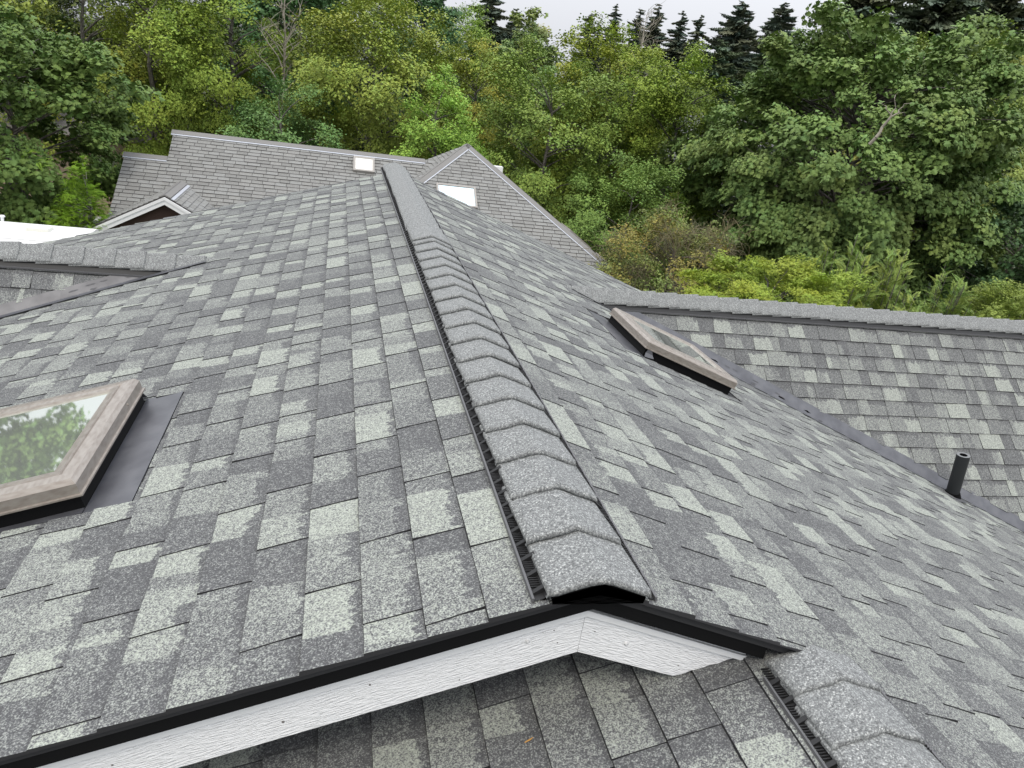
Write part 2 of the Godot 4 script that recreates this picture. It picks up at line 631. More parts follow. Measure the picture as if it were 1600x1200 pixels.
func spray(kind: String, variant: int) -> ArrayMesh:
	var key := kind + str(variant)
	if sprays.has(key):
		return sprays[key]
	var rng := RandomNumberGenerator.new()
	rng.seed = hash(key) & 0xffff
	var m := MB.new()
	if kind == "maple":
		for k in 9:
			var g := k * 2.4 + rng.randf()
			var dir := Vector3(cos(g), rng.randf_range(-0.9, 0.15), sin(g)).normalized()
			var s := rng.randf_range(0.08, 0.15)
			leaf_poly(m, Vector3(cos(g) * rng.randf_range(0.04, 0.12), rng.randf_range(-0.08, 0.08), sin(g) * rng.randf_range(0.04, 0.12)), dir, Vector3(rng.randf_range(-0.75, 0.75), 1, rng.randf_range(-0.75, 0.75)).normalized(), s, s * 1.05, "maple")
	elif kind == "alder":
		for k in 15:
			var g := rng.randf() * TAU
			var at := Vector3(rng.randf_range(-0.20, 0.20), rng.randf_range(-0.10, 0.10), rng.randf_range(-0.20, 0.20))
			var dir := Vector3(cos(g), rng.randf_range(-0.6, 0.35), sin(g)).normalized()
			var s := rng.randf_range(0.06, 0.10)
			leaf_poly(m, at, dir, Vector3(rng.randf_range(-0.7, 0.7), 1, rng.randf_range(-0.7, 0.7)).normalized(), s, s * 0.72, "oval")
	elif kind == "lace":
		# deeply cut, arching little leaves
		for k in 18:
			var g := rng.randf() * TAU
			var at := Vector3(rng.randf_range(-0.16, 0.16), rng.randf_range(-0.03, 0.03), rng.randf_range(-0.16, 0.16))
			for q in 3:
				var e := g + (q - 1) * 0.6
				leaf_poly(m, at, Vector3(cos(e), rng.randf_range(-0.5, -0.05), sin(e)).normalized(), Vector3.UP, rng.randf_range(0.05, 0.08), 0.018, "oval")
	elif kind == "frond":
		# flat feathery spray arching along +x
		var steps := 12
		for k in steps:
			var t := float(k) / steps
			var at := Vector3(t * 0.5, 0.10 * t - 0.16 * t * t, 0)
			for sd in [-1.0, 1.0]:
				var l := (0.16 * (1.0 - t) + 0.035) * rng.randf_range(0.8, 1.2)
				leaf_poly(m, at, Vector3(0.75, -0.12 + rng.randf_range(-0.15, 0.15), sd * 0.8).normalized(), Vector3.UP, l, 0.022, "oval")
				leaf_poly(m, at + Vector3(0.3, 0, sd * 0.4) * l, Vector3(0.95, rng.randf_range(-0.2, 0.2), sd * 0.25).normalized(), Vector3.UP, l * 0.6, 0.018, "oval")
		leaf_poly(m, Vector3(0.48, -0.05, 0), Vector3(1, -0.25, 0).normalized(), Vector3.UP, 0.1, 0.02, "oval")
	elif kind == "fir":
		# one bough along +x: side twigs with hanging needles
		var steps := 12
		for k in steps:
			var t := float(k) / steps
			var at := Vector3(t, -0.16 * t + 0.10 * t * t, 0)
			for sd in [-1.0, 1.0]:
				var l := (0.40 * (1.0 - t * 0.7)) * rng.randf_range(0.7, 1.25)
				var e := Vector3(0.65, rng.randf_range(-0.5, 0.0), sd * 0.75).normalized()
				leaf_poly(m, at, e, Vector3.UP, l, 0.15, "oval")
				leaf_poly(m, at, (e + Vector3(0, -0.8, 0)).normalized(), Vector3(0.3, 0.5, -sd), l * 0.75, 0.15, "oval")
				leaf_poly(m, at, (e + Vector3(0.2, 0.5, 0)).normalized(), Vector3(0.3, 0.5, -sd), l * 0.45, 0.12, "oval")
		leaf_poly(m, Vector3(0.85, -0.08, 0), Vector3(1, 0.15, 0).normalized(), Vector3.UP, 0.3, 0.13, "oval")
	elif kind == "twig":
		for k in 9:
			var p := Vector3(rng.randf_range(-0.2, 0.2), rng.randf_range(-0.2, 0.2), rng.randf_range(-0.2, 0.2))
			var q := p
			var dr := Vector3(rng.randf_range(-1, 1), rng.randf_range(-0.6, 0.8), rng.randf_range(-1, 1)).normalized()
			for e in 3:
				var nx := q + dr * 0.16
				m.tube(q, nx, 0.007 - e * 0.002, 0.005 - e * 0.0015, 3, false)
				q = nx
				dr = (dr + Vector3(rng.randf_range(-0.7, 0.7), rng.randf_range(-0.7, 0.5), rng.randf_range(-0.7, 0.7))).normalized()
	var r := m.mesh(M.needle if kind == "fir" else M.leaf)
	sprays[key] = r
	return r

func bent_limb(m: MB, a: Vector3, b: Vector3, ra: float, rb: float, rng: RandomNumberGenerator, seg := 4, wob := 0.08, sides := 7) -> void:
	var p := a
	var l := a.distance_to(b)
	for k in seg:
		var t := float(k + 1) / seg
		var q := a.lerp(b, t)
		if k < seg - 1:
			q += Vector3(rng.randf_range(-1, 1), rng.randf_range(-0.6, 0.6), rng.randf_range(-1, 1)) * wob * l * 0.5
			q.y += sin(t * PI) * l * 0.06
		m.tube(p, q, lerpf(ra, rb, float(k) / seg), lerpf(ra, rb, t), sides, k == seg - 1)
		p = q

# a clump: many sprays gathered at the end of a limb, thicker on its upper outer (+x) side; leaf tones vary a little
var clumps := {}

func clump(kind: String, variant: int, per: int, squash: float) -> ArrayMesh:
	var key := "%s%d_%d_%d" % [kind, variant, per, int(squash * 100)]
	if clumps.has(key):
		return clumps[key]
	var rng := RandomNumberGenerator.new()
	rng.seed = (hash(key) & 0xffff) + 3
	var base := [spray(kind, 0).surface_get_arrays(0), spray(kind, 1).surface_get_arrays(0)]
	var v := PackedVector3Array()
	var n := PackedVector3Array()
	var c := PackedColorArray()
	var ix := PackedInt32Array()
	var out := Vector3(0.75, 0.65, 0)
	for e in per:
		var d := Vector3(rng.randfn(), rng.randfn(), rng.randfn()).normalized()
		d = (d + out * 0.5).normalized()
		var at: Vector3 = d * 0.6 * pow(rng.randf(), 0.45) * Vector3(1, squash, 1)
		at.y -= 0.18 * (at.x * at.x + at.z * at.z)
		var up := (Vector3.UP * 1.0 + out * 0.6 + Vector3(rng.randfn(), rng.randfn(), rng.randfn()) * 0.42).normalized()
		var side := up.cross(Vector3(cos(e * 2.1), 0.1, sin(e * 2.1))).normalized()
		var s := rng.randf_range(0.75, 1.25)
		var bs := Basis(side, up, side.cross(up))
		var src: Array = base[rng.randi() % 2]
		var k := v.size()
		var sv: PackedVector3Array = src[Mesh.ARRAY_VERTEX]
		var sn: PackedVector3Array = src[Mesh.ARRAY_NORMAL]
		var hue := rng.randf_range(0.86, 1.16)
		for q in sv.size():
			v.append(at + bs * (sv[q] * s))
			n.append(bs * sn[q])
			c.append(Color(hue, 1, 1.0 / hue, 1))
		for q in src[Mesh.ARRAY_INDEX]:
			ix.append(k + q)
	var a := []
	a.resize(Mesh.ARRAY_MAX)
	a[Mesh.ARRAY_VERTEX] = v
	a[Mesh.ARRAY_NORMAL] = n
	a[Mesh.ARRAY_COLOR] = c
	a[Mesh.ARRAY_INDEX] = ix
	var m := ArrayMesh.new()
	m.add_surface_from_arrays(Mesh.PRIMITIVE_TRIANGLES, a)
	m.surface_set_material(0, M.leaf)
	clumps[key] = m
	return m

func scatter_mesh(parent: Node, called: String, mesh: Mesh, xf: Array, cols: Array) -> MultiMeshInstance3D:
	var mm := MultiMesh.new()
	mm.transform_format = MultiMesh.TRANSFORM_3D
	mm.use_colors = true
	mm.mesh = mesh
	mm.instance_count = xf.size()
	for k in xf.size():
		mm.set_instance_transform(k, xf[k])
		mm.set_instance_color(k, cols[k])
	var o := MultiMeshInstance3D.new()
	o.name = called
	o.multimesh = mm
	o.set_meta("kind", "stuff")
	parent.add_child(o, true)
	return o

# a broadleaf: o = {x, z, base, lo, hi, rx, kind, col, vary, warm, clumps, per, size, seed, bark}
func broadleaf(called: String, label: String, o: Dictionary, group := "") -> Node3D:
	var rng := RandomNumberGenerator.new()
	rng.seed = o.seed
	var base: float = o.get("base", 0.0)
	var t := thing(called, label, o.get("cat", "tree"), Vector3(o.x, base, o.z), 0.0, group)
	var lo: float = o.lo + H - base
	var hi: float = o.hi + H - base
	var cy := (lo + hi) * 0.5
	var ry := (hi - lo) * 0.5
	var rx: float = o.rx
	var trunk := MB.new()
	var r0: float = clampf(hi * 0.016, 0.03, 0.2)
	var stems: int = o.get("stems", 1)
	var top := Vector3(rng.randf_range(-0.3, 0.3), lo + (hi - lo) * 0.75, rng.randf_range(-0.2, 0.2))
	for s in stems:
		var foot := Vector3(rng.randf_range(-0.4, 0.4), -0.05, rng.randf_range(-0.3, 0.3)) if stems > 1 else Vector3(0, -0.05, 0)
		var tip := top + (Vector3(rng.randf_range(-0.5, 0.5) * rx, rng.randf_range(-0.2, 0.1) * ry, rng.randf_range(-0.3, 0.3) * rx) if stems > 1 else Vector3.ZERO)
		bent_limb(trunk, foot, tip, r0, r0 * 0.3, rng, 7, 0.025, 8)
	var noise := FastNoiseLite.new()
	noise.seed = o.seed
	noise.frequency = 0.35
	var nv := 3
	var xf := []
	var cols := []
	for k in nv:
		xf.append([])
		cols.append([])
	var n: int = o.clumps
	var col: Color = o.col * LEAFY
	var vary: float = o.get("vary", 0.16)
	var taper: float = o.get("taper", 0.0)
	var flat: float = o.get("deep", 1.0)
	for k in n:
		var c := Vector3.ZERO
		for tries in 30:
			c = Vector3(rng.randf_range(-1.2, 1.2), rng.randf_range(-1.1, 1.1), rng.randf_range(-1.2, 1.2))
			var lim := 1.0 + 0.4 * noise.get_noise_3d(c.x * 4.0, c.y * 4.0, c.z * 4.0)
			var wide := 1.0 - taper * (c.y * 0.5 + 0.5)
			var rr := Vector3(c.x / wide, c.y, c.z / wide).length()
			if rr < lim and rr > 0.45 * lim + 0.4 * rng.randf():
				break
		var out := Vector3(c.x, c.y * 0.8 + 0.25, c.z).normalized()
		var ctr := Vector3(c.x * rx, cy + c.y * ry, c.z * rx * flat)
		var rc: float = o.get("rc", 0.55) * rng.randf_range(0.7, 1.3)
		if k % 3 == 0:
			bent_limb(trunk, Vector3(0, 0, 0).lerp(top, clampf((ctr.y - absf(ctr.x) * 0.6) / maxf(0.1, top.y), 0.15, 0.98)), ctr, r0 * 0.28, 0.008, rng, 4, 0.08, 5)
		var tint := 1.0 + rng.randf_range(-vary, vary)
		var warm: float = o.get("warm", 0.0) * pow(rng.randf(), 2.5)
		var w := rng.randi() % nv
		var yaw := atan2(-out.z, out.x) + rng.randf_range(-0.5, 0.5)
		var tilt := clampf(asin(clampf(out.y, -1, 1)) - 0.6, -0.9, 0.6)
		var s := rc / 0.55
		var bs := Basis(Vector3.UP, yaw) * Basis(Vector3(0, 0, 1), tilt) * Basis(Vector3(1, 0, 0), rng.randf_range(-0.3, 0.3))
		xf[w].append(Transform3D(bs * Basis.from_scale(Vector3(s, s, s)), ctr))
		cols[w].append(Color(col.r * tint * (1.0 + 1.3 * warm), col.g * tint * (1.0 + 0.25 * warm), col.b * tint, 1))
	part("trunk", trunk.mesh(o.get("bark", M.bark)), t)
	for k in nv:
		scatter_mesh(t, "crown", clump(o.kind, k, o.per, o.get("squash", 0.7)), xf[k], cols[k])
	return t

func conifer(label: String, x: float, z: float, top_y: float, height: float, rad: float, col: Color, seed_: int, group: String, base := 0.0) -> Node3D:
	var rng := RandomNumberGenerator.new()
	rng.seed = seed_
	var tall := top_y + H - base
	var t := thing("conifer_tree", label, "tree", Vector3(x, base, z), 0.0, group)
	var m := MB.new()
	m.tube(Vector3(0, -0.1, 0), Vector3(0, tall * 0.7, 0), 0.16, 0.08, 7)
	m.tube(Vector3(0, tall * 0.7, 0), Vector3(0, tall, 0), 0.08, 0.012, 6)
	part("trunk", m.mesh(M.bark), t)
	var xf := []
	var cols := []
	var y := tall - 0.05
	while y > tall - height and y > 0.4:
		var f := (tall - y) / height
		var r := rad * (0.14 + 1.6 * pow(f, 0.75)) * rng.randf_range(0.75, 1.15)
		var nb := 5 + int(f * 6)
		for e in nb:
			var g := rng.randf() * TAU
			var rr := r * (rng.randf_range(0.65, 1.1) if rng.randf() < 0.88 else rng.randf_range(1.1, 1.45))
			var bs := Basis(Vector3.UP, g) * Basis(Vector3(0, 0, 1), rng.randf_range(-0.2, 0.25) - f * 0.25)
			var wide: float = clampf(rr * 1.1, 0.45, 2.0)
			bs = bs * Basis.from_scale(Vector3(rr, wide, wide))
			xf.append(Transform3D(bs, Vector3(0, y + rng.randf_range(-0.12, 0.12), 0)))
			var hue := rng.randf_range(0.85, 1.18)
			cols.append(Color(col.r * hue, col.g, col.b / hue, 1))
		y -= 0.10 + height * 0.008
	scatter_mesh(t, "crown", spray("fir", seed_ % 2), xf, cols)
	return t

# a bush or small tree of feathery fronds: upright leaders, each with fronds all round
func frond_bush(called: String, label: String, x: float, z: float, hi: float, rx: float, leaders: int, col: Color, seed_: int, lift := 0.7, group := "", cat := "shrub") -> Node3D:
	var rng := RandomNumberGenerator.new()
	rng.seed = seed_
	var tall := hi + H
	var t := thing(called, label, cat, Vector3(x, 0, z), 0.0, group)
	var m := MB.new()
	var xf := []
	var cols := []
	for k in leaders:
		var g := rng.randf() * TAU
		var r := sqrt(rng.randf()) * rx * 0.75
		var f := 1.0 - 0.42 * pow(r / rx, 1.5) * rng.randf_range(0.6, 1.1)
		var foot := Vector3(cos(g) * r * 0.25, 0, sin(g) * r * 0.25)
		var tip := Vector3(cos(g) * r * 1.15, tall * f, sin(g) * r * 1.15)
		m.tube(foot, tip, 0.04, 0.005, 5)
		var n := 46
		for e in n:
			var q := float(e) / n
			var at := foot.lerp(tip, 0.28 + 0.72 * q)
			var a := rng.randf() * TAU
			var s := (1.25 - 0.75 * q) * rng.randf_range(0.75, 1.25)
			var bs := Basis(Vector3.UP, a) * Basis(Vector3(0, 0, 1), lift + rng.randf_range(-0.35, 0.35)) * Basis(Vector3(1, 0, 0), rng.randf_range(-0.5, 0.5))
			xf.append(Transform3D(bs.scaled(Vector3(s, s, s)), at))
			var hue := rng.randf_range(0.88, 1.2)
			cols.append(Color(col.r * hue, col.g, col.b / hue, 1))
	part("trunk", m.mesh(M.bark), t)
	scatter_mesh(t, "crown", spray("frond", seed_ % 2), xf, cols)
	return t

func bare_tree(called: String, label: String, x: float, z: float, lo: float, hi: float, rx: float, bark: Material, seed_: int, n: int, cat := "tree", base := 0.0) -> Node3D:
	var rng := RandomNumberGenerator.new()
	rng.seed = seed_
	var t := thing(called, label, cat, Vector3(x, base, z))
	var m := MB.new()
	var h := hi + H - base
	var l := lo + H - base
	var tip := Vector3(rng.randf_range(-0.1, 0.1), h, 0)
	bent_limb(m, Vector3(0, -0.1, 0), tip, 0.09, 0.012, rng, 8, 0.012, 7)
	part("trunk", m.mesh(bark), t)
	for k in n:
		var b := MB.new()
		var f := float(k) / n
		var y := lerpf(l, h * 0.97, f)
		var a := k * 2.4 + rng.randf()
		var le := rx * (1.0 - f * 0.7) * rng.randf_range(0.6, 1.1)
		var e := Vector3(cos(a) * le, y + le * rng.randf_range(0.7, 1.4), sin(a) * le)
		bent_limb(b, Vector3(0, y, 0), e, 0.032 * (1.15 - f), 0.007, rng, 4, 0.07, 5)
		for q in 5:
			var s := Vector3(0, y, 0).lerp(e, rng.randf_range(0.35, 0.95))
			bent_limb(b, s, s + Vector3(rng.randf_range(-0.6, 0.6), rng.randf_range(0.1, 0.7), rng.randf_range(-0.6, 0.6)), 0.012, 0.004, rng, 3, 0.1, 4)
		part("branch", b.mesh(bark), t)
	return t

# ---------------------------------------------------------------- the house
func prism_x(m: MB, pts: Array, z0: float, z1: float) -> void:
	# outline in (x, y), counter-clockwise seen from +z
	var f := []
	var b := []
	for p in pts:
		f.append(V(p.x, p.y, z1))
		b.append(V(p.x, p.y, z0))
	m.hexa(f, b)

func slab(fr: Dictionary, outline: Array, thick: float, m: MB) -> void:
	var top := []
	var bot := []
	for q in outline:
		top.append(fr.O + fr.U * q.x + fr.D * q.y + fr.N * -0.0025)
		bot.append(fr.O + fr.U * q.x + fr.D * q.y - fr.N * thick)
	if (top[1] - top[0]).cross(top[2] - top[0]).dot(fr.N) < 0:
		top.reverse()
		bot.reverse()
	m.hexa(top, bot)

func frame(nm: String, o: Vector3, u: Vector3, d: Vector3) -> Dictionary:
	var dn := d.normalized()
	var n := u.cross(dn).normalized()
	if n.y < 0:
		n = -n
	return {name = nm, O = o, U = u, D = dn, N = n}

func build_house() -> Node3D:
	var house := thing("shingled_house", "house with new grey and sage laminated shingle roof, cross wings and two bronze skylights", "house")
	var L := frame("left", V(0, 0, 0), Vector3(0, 0, -1), Vector3(-1, -PL, 0))
	var R := frame("right", V(0, 0, 0), Vector3(0, 0, -1), Vector3(1, -PR, 0))
	var W := frame("wing", V(0, WINGY, WINGZ), Vector3(1, 0, 0), Vector3(0, -WINGP, 1))
	var WB := frame("wing_back", V(0, WINGY, WINGZ), Vector3(1, 0, 0), Vector3(0, -WINGP, -1))
	var LO := frame("low", V(LOWX, -PR * LOWX, 0), Vector3(0, 0, -1), Vector3(-1, -LOWP, 0))
	var kl := sqrt(1.0 + PL * PL)
	var kr := sqrt(1.0 + PR * PR)
	# decks
	var farz := 7.05
	var m := MB.new()
	slab(L, [Vector2(0.012, 0), Vector2(6.90, 0), Vector2(6.90, 4.2 * kl), Vector2(0.012, 4.2 * kl)], 0.03, m)
	var sl := part("roof_slope", m.mesh(M.deck), house)
	m = MB.new()
	slab(R, [Vector2(0.012, 0), Vector2(farz, 0), Vector2(farz, 7.0 * kr), Vector2(0.012, 7.0 * kr)], 0.03, m)
	slab(R, [Vector2(-1.9, LOWX * kr), Vector2(0.012, LOWX * kr), Vector2(0.012, 7.0 * kr), Vector2(-1.9, 7.0 * kr)], 0.03, m)
	var sr := part("roof_slope", m.mesh(M.deck), house)
	m = MB.new()
	slab(LO, [Vector2(-1.9, 0), Vector2(0.3, 0), Vector2(0.3, 3.4), Vector2(-1.9, 3.4)], 0.03, m)
	var so := part("roof_slope", m.mesh(M.deck), house)
	m = MB.new()
	slab(W, [Vector2(-6.5, 0), Vector2(9.5, 0), Vector2(9.5, 3.2), Vector2(-6.5, 3.2)], 0.03, m)
	var sw := part("roof_slope", m.mesh(M.deck), house)
	m = MB.new()
	slab(WB, [Vector2(-6.5, 0), Vector2(9.5, 0), Vector2(9.5, 3.2), Vector2(-6.5, 3.2)], 0.03, m)
	part("roof_slope", m.mesh(M.deck), house)
	# walls
	m = MB.new()
	prism_x(m, [Vector2(-3.9, -H), Vector2(6.6, -H), Vector2(6.6, -PR * 6.6 - 0.06), Vector2(0, -0.06), Vector2(-3.9, -PL * 3.9 - 0.06)], -6.75, -0.35)
	part("wall", m.mesh(M.siding), house)
	m = MB.new()
	prism_x(m, [Vector2(-2.4, -H), Vector2(6.55, -H), Vector2(6.55, -PR * 6.55 - 0.07), Vector2(LOWX, -PR * LOWX - 0.07), Vector2(-2.4, -PR * LOWX - LOWP * (LOWX + 2.4) - 0.07)], -0.349, 1.6)
	part("wall", m.mesh(M.siding), house)
	m = MB.new()
	for e in [[-6.2, -3.901], [6.601, 9.2]]:
		m.hexa([V(e[1], -H, -2.7), V(e[1], -H, -6.3), V(e[1], WINGY - 1.87 * WINGP, -6.3), V(e[1], WINGY - 0.07, WINGZ), V(e[1], WINGY - 1.87 * WINGP, -2.7)],
			[V(e[0], -H, -2.7), V(e[0], -H, -6.3), V(e[0], WINGY - 1.87 * WINGP, -6.3), V(e[0], WINGY - 0.07, WINGZ), V(e[0], WINGY - 1.87 * WINGP, -2.7)])
		part("wall", m.mesh(M.siding), house)
		m = MB.new()
	# shingles
	var d0 := -0.022
	lay(L, 0.0, 7.1, d0, 4.2 * kl, [[Vector2(-0.004, 0), Vector2(1, 0)], [Vector2(6.93, 0), Vector2(-1, 0)], [Vector2(0, 0.0), Vector2(0, 1)]], [Rect2(0.99, 1.265 * kl, 0.90, 1.02)], 11)
	lay(R, -1.9, 7.1, -0.01, 6.9 * kr, [[Vector2(7.08, 0), Vector2(-1, 0)], [Vector2(0, 0.0), Vector2(0, 1)]], [Rect2(-3.0, -0.2, 2.996, LOWX * kr + 0.2), Rect2(2.96, 1.27 * kr, 0.88, 0.98 * kr)], 23)
	lay(LO, -1.9, 0.28, 0.03, 2.6, [[Vector2(0, 0.0), Vector2(0, 1)]], [], 37)
	# the wing slope is cut back from both valleys so that the metal shows
	var q := sqrt(1.0 + WINGP * WINGP) / WINGP
	# valley: main plane meets the wing plane where -PR*x = WINGY - d/q
	var cutr := Vector2(q * PR, -1.0).normalized()
	var atr := Vector2(-WINGY / PR, 0.0) + cutr * 0.105
	lay(W, 0.5, 9.4, 0.03, 2.9, [[atr, cutr], [Vector2(0, 0), Vector2(0, 1)]], [], 41)
	var cutl := Vector2(-q * PL, -1.0).normalized()
	var atl := Vector2(WINGY / PL, 0.0) + cutl * 0.072
	lay(W, -6.4, -0.5, 0.03, 2.9, [[atl, cutl], [Vector2(0, 0), Vector2(0, 1)]], [], 43)
	# the 300 that show largest are pieces of their own
	for t in tabs:
		t.s = shown_size(t)
	tabs.sort_custom(func(a, b): return a.s > b.s)
	var rest_top := MB.new()
	var rest_side := MB.new()
	var homes := {"left": sl, "right": sr, "low": so, "wing": sw}
	for k in tabs.size():
		var t: Dictionary = tabs[k]
		if k < 300:
			var c := Vector2.ZERO
			for e in t.p:
				c += e / t.p.size()
			var at := tab_at(t, c, 0.0)
			var top := MB.new()
			var side := MB.new()
			tab_mesh(t, top, side, at)
			var me := top.mesh(M.shingle)
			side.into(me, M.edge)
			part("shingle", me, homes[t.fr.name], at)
		else:
			tab_mesh(t, rest_top, rest_side, Vector3.ZERO)
	var rm := rest_top.mesh(M.shingle)
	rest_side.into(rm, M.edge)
	var rp := part("shingles", rm, house)
	rp.set_meta("kind", "stuff")
	print("tabs ", tabs.size())
	# ridge vents and caps
	vent(house, V(0, 0, -0.012), 0.0, 7.35, PL, PR, 0.158, [-1.0, 1.0], true)
	m = MB.new()
	for e in [[0.0, 0, 0.006], [LOWX, 1, 1.706]]:
		var a: float = PL if e[1] == 0 else LOWP
		var y0: float = -PR * e[0]
		prism_x(m, [Vector2(e[0] - 0.116, y0 - 0.116 * a + 0.002), Vector2(e[0], y0 - 0.012), Vector2(e[0] + 0.116, y0 - 0.116 * PR + 0.002), Vector2(e[0] + 0.120, y0 - 0.120 * PR + 0.021), Vector2(e[0], y0 + 0.021), Vector2(e[0] - 0.120, y0 - 0.120 * a + 0.021)], e[2] - 0.02, e[2])
		part("vent_end_plug", m.mesh(M.black_metal), house)
		m = MB.new()
	var near := []
	for k in 4:
		near.append(cap_mesh(PL, PR, 0.139, 0.30, 0.23 * k))
	caps(house, V(0, 0, 0.008), 0.0, 18, 0.207, near, 1)
	var back := []
	for k in 4:
		back.append(cap_mesh(PR, PL, 0.139, 0.30, 0.31 * k + 0.1))
	caps(house, V(0, 0, -7.42), PI, 18, 0.207, back, 2)
	# the closing cap where both runs meet
	var close := part("ridge_cap", cap_mesh(PL, PR, 0.139, 0.34, 0.77, 0.050, 0.03), house, V(0, 0, -3.60))
	close.rotation.y = 0.0
	vent(house, V(LOWX, -PR * LOWX, 1.7), 0.0, 1.66, LOWP, PR, 0.158, [-1.0, 1.0], true)
	var low := []
	for k in 4:
		low.append(cap_mesh(LOWP, PR, 0.139, 0.30, 0.19 * k + 0.4))
	caps(house, V(LOWX, -PR * LOWX, 1.407), 0.0, 8, 0.16, low, 3)
	part("ridge_cap", cap_mesh(LOWP, PR, 0.139, 0.125, 0.63, 0.042, 0.12), house, V(LOWX, -PR * LOWX, 0.127))
	var wing := []
	for k in 4:
		wing.append(cap_mesh(WINGP, WINGP, 0.145, 0.30, 0.27 * k + 0.05, 0.054, 0.07))
	vent(house, V(9.3, WINGY + 0.010, WINGZ), PI / 2, 7.7, WINGP, WINGP, 0.135, [-1.0], false)
	caps(house, V(9.3, WINGY, WINGZ), PI / 2, 39, 0.205, wing, 4)
	vent(house, V(-1.78, WINGY + 0.010, WINGZ), PI / 2, 4.6, WINGP, WINGP, 0.135, [-1.0], false)
	caps(house, V(-1.37, WINGY, WINGZ), PI / 2, 24, 0.205, wing, 5)
	# valley metal: a strip on the wing side and a narrow one on the main slope
	for e in [[PR, 1.0], [PL, -1.0]]:
		m = MB.new()
		var p: float = e[0]
		var sg: float = e[1]
		var A: Vector3 = V(sg * -WINGY / p * 0.98, WINGY * 0.98, WINGZ + 0.01)
		var xe: float = 6.9 if sg > 0 else 4.1
		var B: Vector3 = V(sg * xe, -p * xe, WINGZ + (p * xe + WINGY) / WINGP)
		var along := (B - A).normalized()
		var wn: Vector3 = W.N
		var up := wn.cross(along).normalized()
		if up.y < 0:
			up = -up
		var mn: Vector3 = (R.N if sg > 0 else L.N)
		var dn := mn.cross(along).normalized()
		if dn.z < 0:
			dn = -dn
		var lo_: float = 0.035 if sg > 0 else 0.07
		var a0: Vector3 = A + wn * 0.0015
		var b0: Vector3 = B + wn * 0.0015
		var wide: float = 0.13 if sg > 0 else 0.10
		var c0: Vector3 = a0 + up * wide
		c0 += along * ((a0.y - 0.004 - c0.y) / along.y)
		m.poly([a0, b0, b0 + up * wide, c0] if sg > 0 else [b0, a0, c0, b0 + up * wide], [], wn)
		var am: Vector3 = A + mn * 0.0155
		var bm: Vector3 = B + mn * 0.0155
		var am2: Vector3 = am + dn * lo_
		var bm2: Vector3 = bm + dn * lo_
		m.poly([am2, bm2, bm, am] if sg > 0 else [bm2, am2, am, bm], [], mn)
		var vf := part("valley_flashing", m.mesh(M.flashing), house)
		# dull smears of roofing cement on the metal
		var rng := RandomNumberGenerator.new()
		rng.seed = 61
		var sm := MB.new()
		for k in (16 if sg > 0 else 5):
			var f := rng.randf_range(0.12, 0.42)
			var c := a0.lerp(b0, f) + up * rng.randf_range(0.025, 0.07) + wn * 0.002
			var ring := []
			for g in 9:
				var an := TAU * g / 9.0
				ring.append(c + along * cos(an) * rng.randf_range(0.008, 0.045) + up * sin(an) * rng.randf_range(0.002, 0.010))
			if sg < 0:
				ring.reverse()
			sm.poly(ring, [], wn)
		var smp := part("cement_smear", sm.mesh(M.stain), vf)
		smp.set_meta("kind", "stuff")
	# rake: drip edge, fascia boards with a strip on top
	var fz := -0.05
	for sg in [-1.0, 1.0]:
		var p := PL if sg < 0 else PR
		var xe := 4.15 if sg < 0 else 0.53
		m = MB.new()
		var o := [Vector2(0, -0.012), Vector2(sg * xe, -p * xe - 0.012), Vector2(sg * xe, -p * xe - 0.074), Vector2(0, -0.074)]
		if sg > 0:
			o.reverse()
		prism_x(m, o, -0.10, -0.018)
		part("drip_edge", m.mesh(M.black_metal), house)
		m = MB.new()
		var xt := 4.15
		var pts := [Vector2(0, -0.238), Vector2(0, -0.099), Vector2(sg * xt, -p * xt - 0.099), Vector2(sg * xt, -p * xt - 0.238)]
		var strip := [Vector2(0, -0.0985), Vector2(sg * xt, -p * xt - 0.0985), Vector2(sg * xt, -p * xt - 0.116), Vector2(0, -0.116)]
		if sg > 0:
			var yl := -PR * LOWX - LOWP * LOWX + 0.010
			var x1 := (-0.099 - yl) / (LOWP + PR)
			var x0 := (-0.238 - yl) / (LOWP + PR)
			pts = [Vector2(0, -0.238)]
			# saw cut along the lower slope, a little ragged
			for k in 9:
				var x := lerpf(x0, x1, k / 8.0)
				pts.append(Vector2(x, yl + LOWP * x + (0.0025 if k % 2 == 0 else -0.0015)))
			pts.append(Vector2(0, -0.099))
			strip = [Vector2(0, -0.116), Vector2(x1 + 0.0, -0.116 - PR * x1), Vector2(x1 + 0.035, -0.0985 - PR * (x1 + 0.035)), Vector2(0, -0.0985)]
		else:
			pts.reverse()
			strip.reverse()
			pts = [Vector2(-xt, -p * xt - 0.238), Vector2(-0.0012, -0.238), Vector2(-0.0012, -0.099), Vector2(-xt, -p * xt - 0.099)]
			strip = [Vector2(-xt, -p * xt - 0.116), Vector2(0, -0.116), Vector2(0, -0.0985), Vector2(-xt, -p * xt - 0.0985)]
		prism_board(m, pts, fz - 0.022, fz, Vector2(sg, -p).normalized())
		var fb := part("fascia_board", m.mesh(M.fascia), house)
		m = MB.new()
		prism_x(m, strip, fz - 0.022, fz + 0.009)
		part("trim_strip", m.mesh(M.white), fb)
		var nails := [[-0.14, 0.035, 0.006], [-0.30, 0.10, 0.002], [-0.52, 0.03, 0.003], [-0.72, 0.07, 0.004], [-1.1, 0.05, 0.003], [-0.075, 0.025, 0.002], [-0.06, 0.07, 0.002]] if sg < 0 else [[0.13, 0.055, 0.006], [0.035, 0.045, 0.002], [0.30, 0.08, 0.002]]
